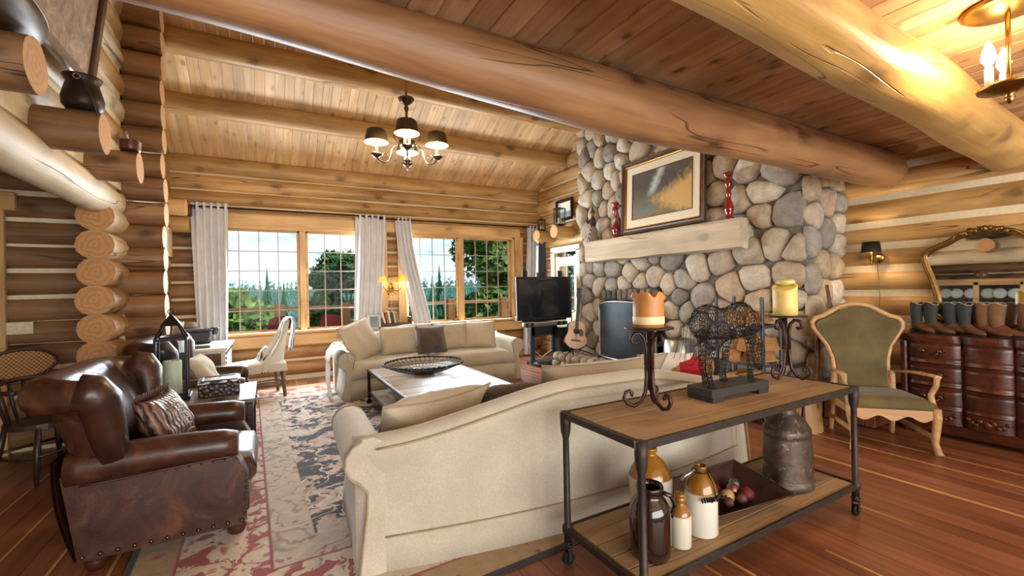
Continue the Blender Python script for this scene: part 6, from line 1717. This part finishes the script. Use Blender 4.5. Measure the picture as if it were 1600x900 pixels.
# ------------------------------------------------------------------ china hutch (seen in the mirror)
hu = thing('china_hutch', 'yellow pine china cabinet reflected in the gilt mirror', 'cabinet', (-2.95, 3.55, 0), PI / 2)
MB().box((0, 0, .45), (1.5, .48, .9), 0, None, .01).build('base', M_TRIM, hu)
MB().box((0, 0, 2.0), (1.54, .44, .08), 0, None, .02).build('cornice', M_TRIM, hu)
MB().box((0, .18, 1.45), (1.46, .03, 1.05)).build('back_board', M_DARKW, hu)
for x in (-.72, 0, .72): MB().box((x, -.17, 1.45), (.09, .05, 1.06), 0, None, .006).build('stile', M_TRIM, hu)
for z in (.95, 1.93): MB().box((0, -.17, z), (1.46, .05, .07), 0, None, .006).build('rail', M_TRIM, hu)
for z in (1.25, 1.58): MB().box((0, .0, z), (1.44, .34, .02)).build('shelf', M_DARKW, hu)
for x in (-.36, .36):
    d = MB().box((x, -.18, 1.44), (.62, .004, .9)).build('glass_door', M_GLASS, hu); MB().ball((x * .2, -.20, 1.42), .014, 8).build('knob', M_BLACK, d)
pm_ = MB().lathe([(0, 0), (.07, 0), (.115, .012), (.117, .018), (.07, .008), (0, .006)], 20).mesh('plate', M_WHITE)
k = 0
PW = dict(zip((-.56, -.32, -.14, .14, .38, .58), ('far right', 'second from right', 'just right of centre', 'just left of centre', 'second from left', 'far left')))
for x in PW:
    for z, nm in ((1.385, 'middle'), (1.715, 'upper')):
        o = link('dinner_plate', pm_, None, (-2.95 - .06, 3.55 + x, z), (0, PI / 2, 0)); o.rotation_euler = (0, PI / 2 - .12, 0)
        tag(o, 'white plate %s on the %s shelf of the pine china cabinet' % (PW[x], nm), 'plate', 'plates on the %s hutch shelf' % nm); k += 1
tag(MB().lathe([(0, 0), (.06, 0), (.11, .05), (.12, .11), (.10, .17), (.06, .2), (.04, .2), (0, .19)], 20).build('round_vase', plain('brown_vase', C('8a5a3a'), .2), None, (-2.9, 3.5, 2.042)), 'round brown vase on top of the pine china cabinet', 'vase')
# ------------------------------------------------------------------ outside: deck, trees, hills
deck = slab('deck', (-6, 8.7, -.12), (12, 11.2, -.05), wood('deck_boards', C('8a6a4a'), C('a98a66'), .5, 8.))
M_RAIL = wood('rail_log', C('a8743c'), C('cf9c5c'), .7, 6., .4, .4, .6)
dkr = thing('deck_railing', 'golden log railing along the deck outside the windows', 'railing', (2.5, 10.85, -.05))
for z, rr in ((1.12, .045), (.66, .04)):
    o = log((-6, 10.85, z), (12, 10.85, z), rr, rr, None, M_RAIL, 10, 'rail', .03, True, 0, 1.); rel(dkr, o)
for x in (-2.4, .22, 1.58, 4.2, 5.77, 8.4):
    MB().box((0, 0, 0), (1.27, .16, .2), 0, None, .01).build('post', M_RAIL, dkr, (x - 2.5, .0, .635), (0, -PI / 2, 0))
M_REDM = plain('red_metal', C('9c2526'), .45, .2, .35, 14.)
for x, lab in ((.19, 'red metal lawn chair outside behind the desk chair'), (1.12, 'red metal lawn chair outside near the middle curtain')):
    c = thing('lawn_chair', lab, 'chair', (x, 9.85, -.05), .1, 'red lawn chairs')
    def bk(u, v):
        a = 2 * u - 1; return (.21 * a * (1 - .12 * v ** 6), -.06 - .10 * v + .03 * a * a, .42 + .64 * v - .05 * (a * a) * (v > .9))
    m = MB().grid(bk, 10, 12); m.grid(lambda u, v: (bk(u, v)[0], bk(u, v)[1] + .012, bk(u, v)[2]), 10, 12, 0, None, True); m.build('shell_back', M_REDM, c)
    MB().grid(lambda u, v: ((2 * u - 1) * .23, -.05 + .48 * v, .43 + .03 * v - .02 * math.sin(u * PI)), 8, 8).build('seat', M_REDM, c)
    for s in (-1, 1):
        MB().tube([(s * .26, -.05, .02), (s * .27, .4, .03), (s * .28, .42, .62), (s * .27, -.1, .66)], .018, 8).build('tube_arm', M_WHITE, c)
    MB().tube([(-.26, -.05, .02), (.26, -.05, .02)], .016, 6).build('cross_tube', M_WHITE, c)

def leafmat(name, c1, c2):
    t = NT(name); n = t.noise(t.coord((1, 1, 1)), 2.2, 3)
    m = t.out(t.ramp(n, [(.3, c1), (.7, c2)]), .6, 0.)
    return m
M_LEAF = leafmat('leaves_bright', C('35602c'), C('8fae4e'))
M_LEAFD = leafmat('leaves_dark', C('1e4026'), C('4f7c3c'))
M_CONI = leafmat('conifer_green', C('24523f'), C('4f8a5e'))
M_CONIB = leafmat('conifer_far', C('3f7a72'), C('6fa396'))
M_TRUNK = plain('trunk', C('5a4634'), .9, 0, .4)

def leaf_tree(label, loc, h, rad, n, mat, seed, cz=.6, leaf=.16):
    r = thing('leafy_tree', label, 'tree', loc); rr = random.Random(seed)
    MB().tube([(0, 0, 0), (.05, .1, h * .4), (-.05, 0, h * .8)], [.16, .11, .03], 8).build('trunk', M_TRUNK, r)
    lobes = [(Vector((rr.uniform(-.6, .6) * rad, rr.uniform(-.6, .6) * rad, h * (cz + rr.uniform(-.36, .36)))), rad * rr.uniform(.35, .6)) for _ in range(16)]
    br = MB()
    for c, q in lobes[:10]: br.tube([(0, 0, h * .35), (c.x * .5, c.y * .5, lerp(h * .35, c.z, .6)), tuple(c)], [.05, .03, .01], 5)
    br.build('branches', M_TRUNK, r)
    vs, fs = [], []
    for i in range(n):
        c, q = lobes[rr.randrange(16)]
        d = Vector((rr.gauss(0, 1), rr.gauss(0, 1), rr.gauss(0, 1))).normalized()
        p = c + Vector((d.x, d.y, d.z * .85)) * q * (rr.random() ** .35)
        a = Vector((rr.gauss(0, 1), rr.gauss(0, 1), rr.gauss(0, 1))).normalized(); b = a.orthogonal().normalized()
        s = leaf * rr.uniform(.6, 1.3); o = len(vs)
        vs += [p - a * s, p + b * s * .5 + Vector((0, 0, -.02)), p + a * s, p - b * s * .5]
        fs.append((o, o + 1, o + 2, o + 3))
    MB().add(vs, fs, 0, False).build('foliage', mat, r, recalc=False, kind='stuff')
    return r
leaf_tree('bright green leafy tree beyond the deck outside the right window', (7.75, 15.0, -3.4), 8.2, 2.2, 12000, M_LEAF, 4)
leaf_tree('dark green leafy tree at the right edge of the right window', (10.6, 15.6, -3.4), 8.6, 2.3, 11000, M_LEAFD, 5)
leaf_tree('dark leafy tree outside the left window near the middle curtain', (2.15, 15.2, -3.6), 6.3, 1.1, 7000, M_LEAFD, 6, .66, .13)
leaf_tree('low bright bush below the railing at the left window', (-1.2, 14.0, -3.4), 4.3, 1.5, 6000, M_LEAF, 7, .7)
leaf_tree('green bush below the railing at the right window', (3.6, 13.6, -3.4), 4.5, 1.3, 5000, M_LEAF, 8, .68)

def conifer_mesh(seed, rows=9, n=9):
    rr = random.Random(seed); mb = MB()
    mb.tube([(0, 0, 0), (0, 0, .2)], .02, 5, 1)
    for k in range(rows):
        t = k / (rows - 1); z0 = .08 + .86 * t; R_ = .17 * (1 - t) ** .85 + .012; pts = []
        for j in range(n * 2):
            a = PI * j / n + rr.random() * .3; q = R_ * (1 if j % 2 else .55) * rr.uniform(.8, 1.15)
            pts.append((q * math.cos(a), q * math.sin(a), z0 - R_ * .35 * (1 if j % 2 else .5)))
        top = len(pts); vs = pts + [(0, 0, z0 + .13)]
        mb.add(vs, [(j, (j + 1) % top, top) for j in range(top)], 0, False)
    return mb
# valley floor and forested hillside
gm = MB()
def ground(x, y):
    d = y - 11
    return -3.6 - .22 * max(0, min(d, 60)) + .052 * max(0, d - 85) + 6 * n3(x * .01, y * .01, 3) * min(1, d / 60)
gm.grid(lambda u, v: ((u - .5) * 900 + 120, 11.5 + 560 * v ** 1.6, ground((u - .5) * 900 + 120, 11.5 + 560 * v ** 1.6)), 60, 50)
g = gm.build('ground', plain('meadow_green', C('5a7a4a'), .95, 0, .3, .3), None); g['kind'] = 'structure'
cms = [conifer_mesh(k).mesh('conifer', [M_CONI, M_TRUNK], recalc=False) for k in range(4)]
rr = random.Random(21)
# nearest conifers as individuals
k = 0
for i in range(40):
    x = rr.uniform(-14, 46); y = rr.uniform(42, 80)
    o = link('conifer', rr.choice(cms), None, (x, y, ground(x, y) - .3)); s = rr.uniform(12, 17); o.scale = (s, s, s); o.rotation_euler = (0, 0, rr.random() * 6)
    tag(o, 'dark green conifer on the near slope beyond the deck', 'tree', 'conifers on the near slope')
# the forest behind as one stuff object
fm = MB(); base = [conifer_mesh(30 + k, 5, 6) for k in range(3)]
for i in range(2600):
    y = 80 + 330 * rr.random() ** 1.1; x = rr.uniform(-.42, .86) * y + rr.uniform(-20, 20)
    s = rr.uniform(9, 17); b = rr.choice(base); M = T(x, y, ground(x, y) - .5) @ RZ(rr.random() * 6) @ Matrix.Scale(s, 4)
    fm.add(b.v, b.f, 0, False, M)
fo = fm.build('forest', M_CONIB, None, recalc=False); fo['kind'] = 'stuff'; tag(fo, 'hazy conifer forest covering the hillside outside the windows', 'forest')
# bare mountain, distance haze painted into its pale blue rock colour
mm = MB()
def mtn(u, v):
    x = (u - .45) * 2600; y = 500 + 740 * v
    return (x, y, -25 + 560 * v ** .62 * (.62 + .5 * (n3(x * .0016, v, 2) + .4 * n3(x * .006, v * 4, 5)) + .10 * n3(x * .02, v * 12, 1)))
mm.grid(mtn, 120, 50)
t_ = NT('haze_tinted_scree'); n_ = t_.noise(t_.coord((.012, .012, .02), False), 1., 7, .7)
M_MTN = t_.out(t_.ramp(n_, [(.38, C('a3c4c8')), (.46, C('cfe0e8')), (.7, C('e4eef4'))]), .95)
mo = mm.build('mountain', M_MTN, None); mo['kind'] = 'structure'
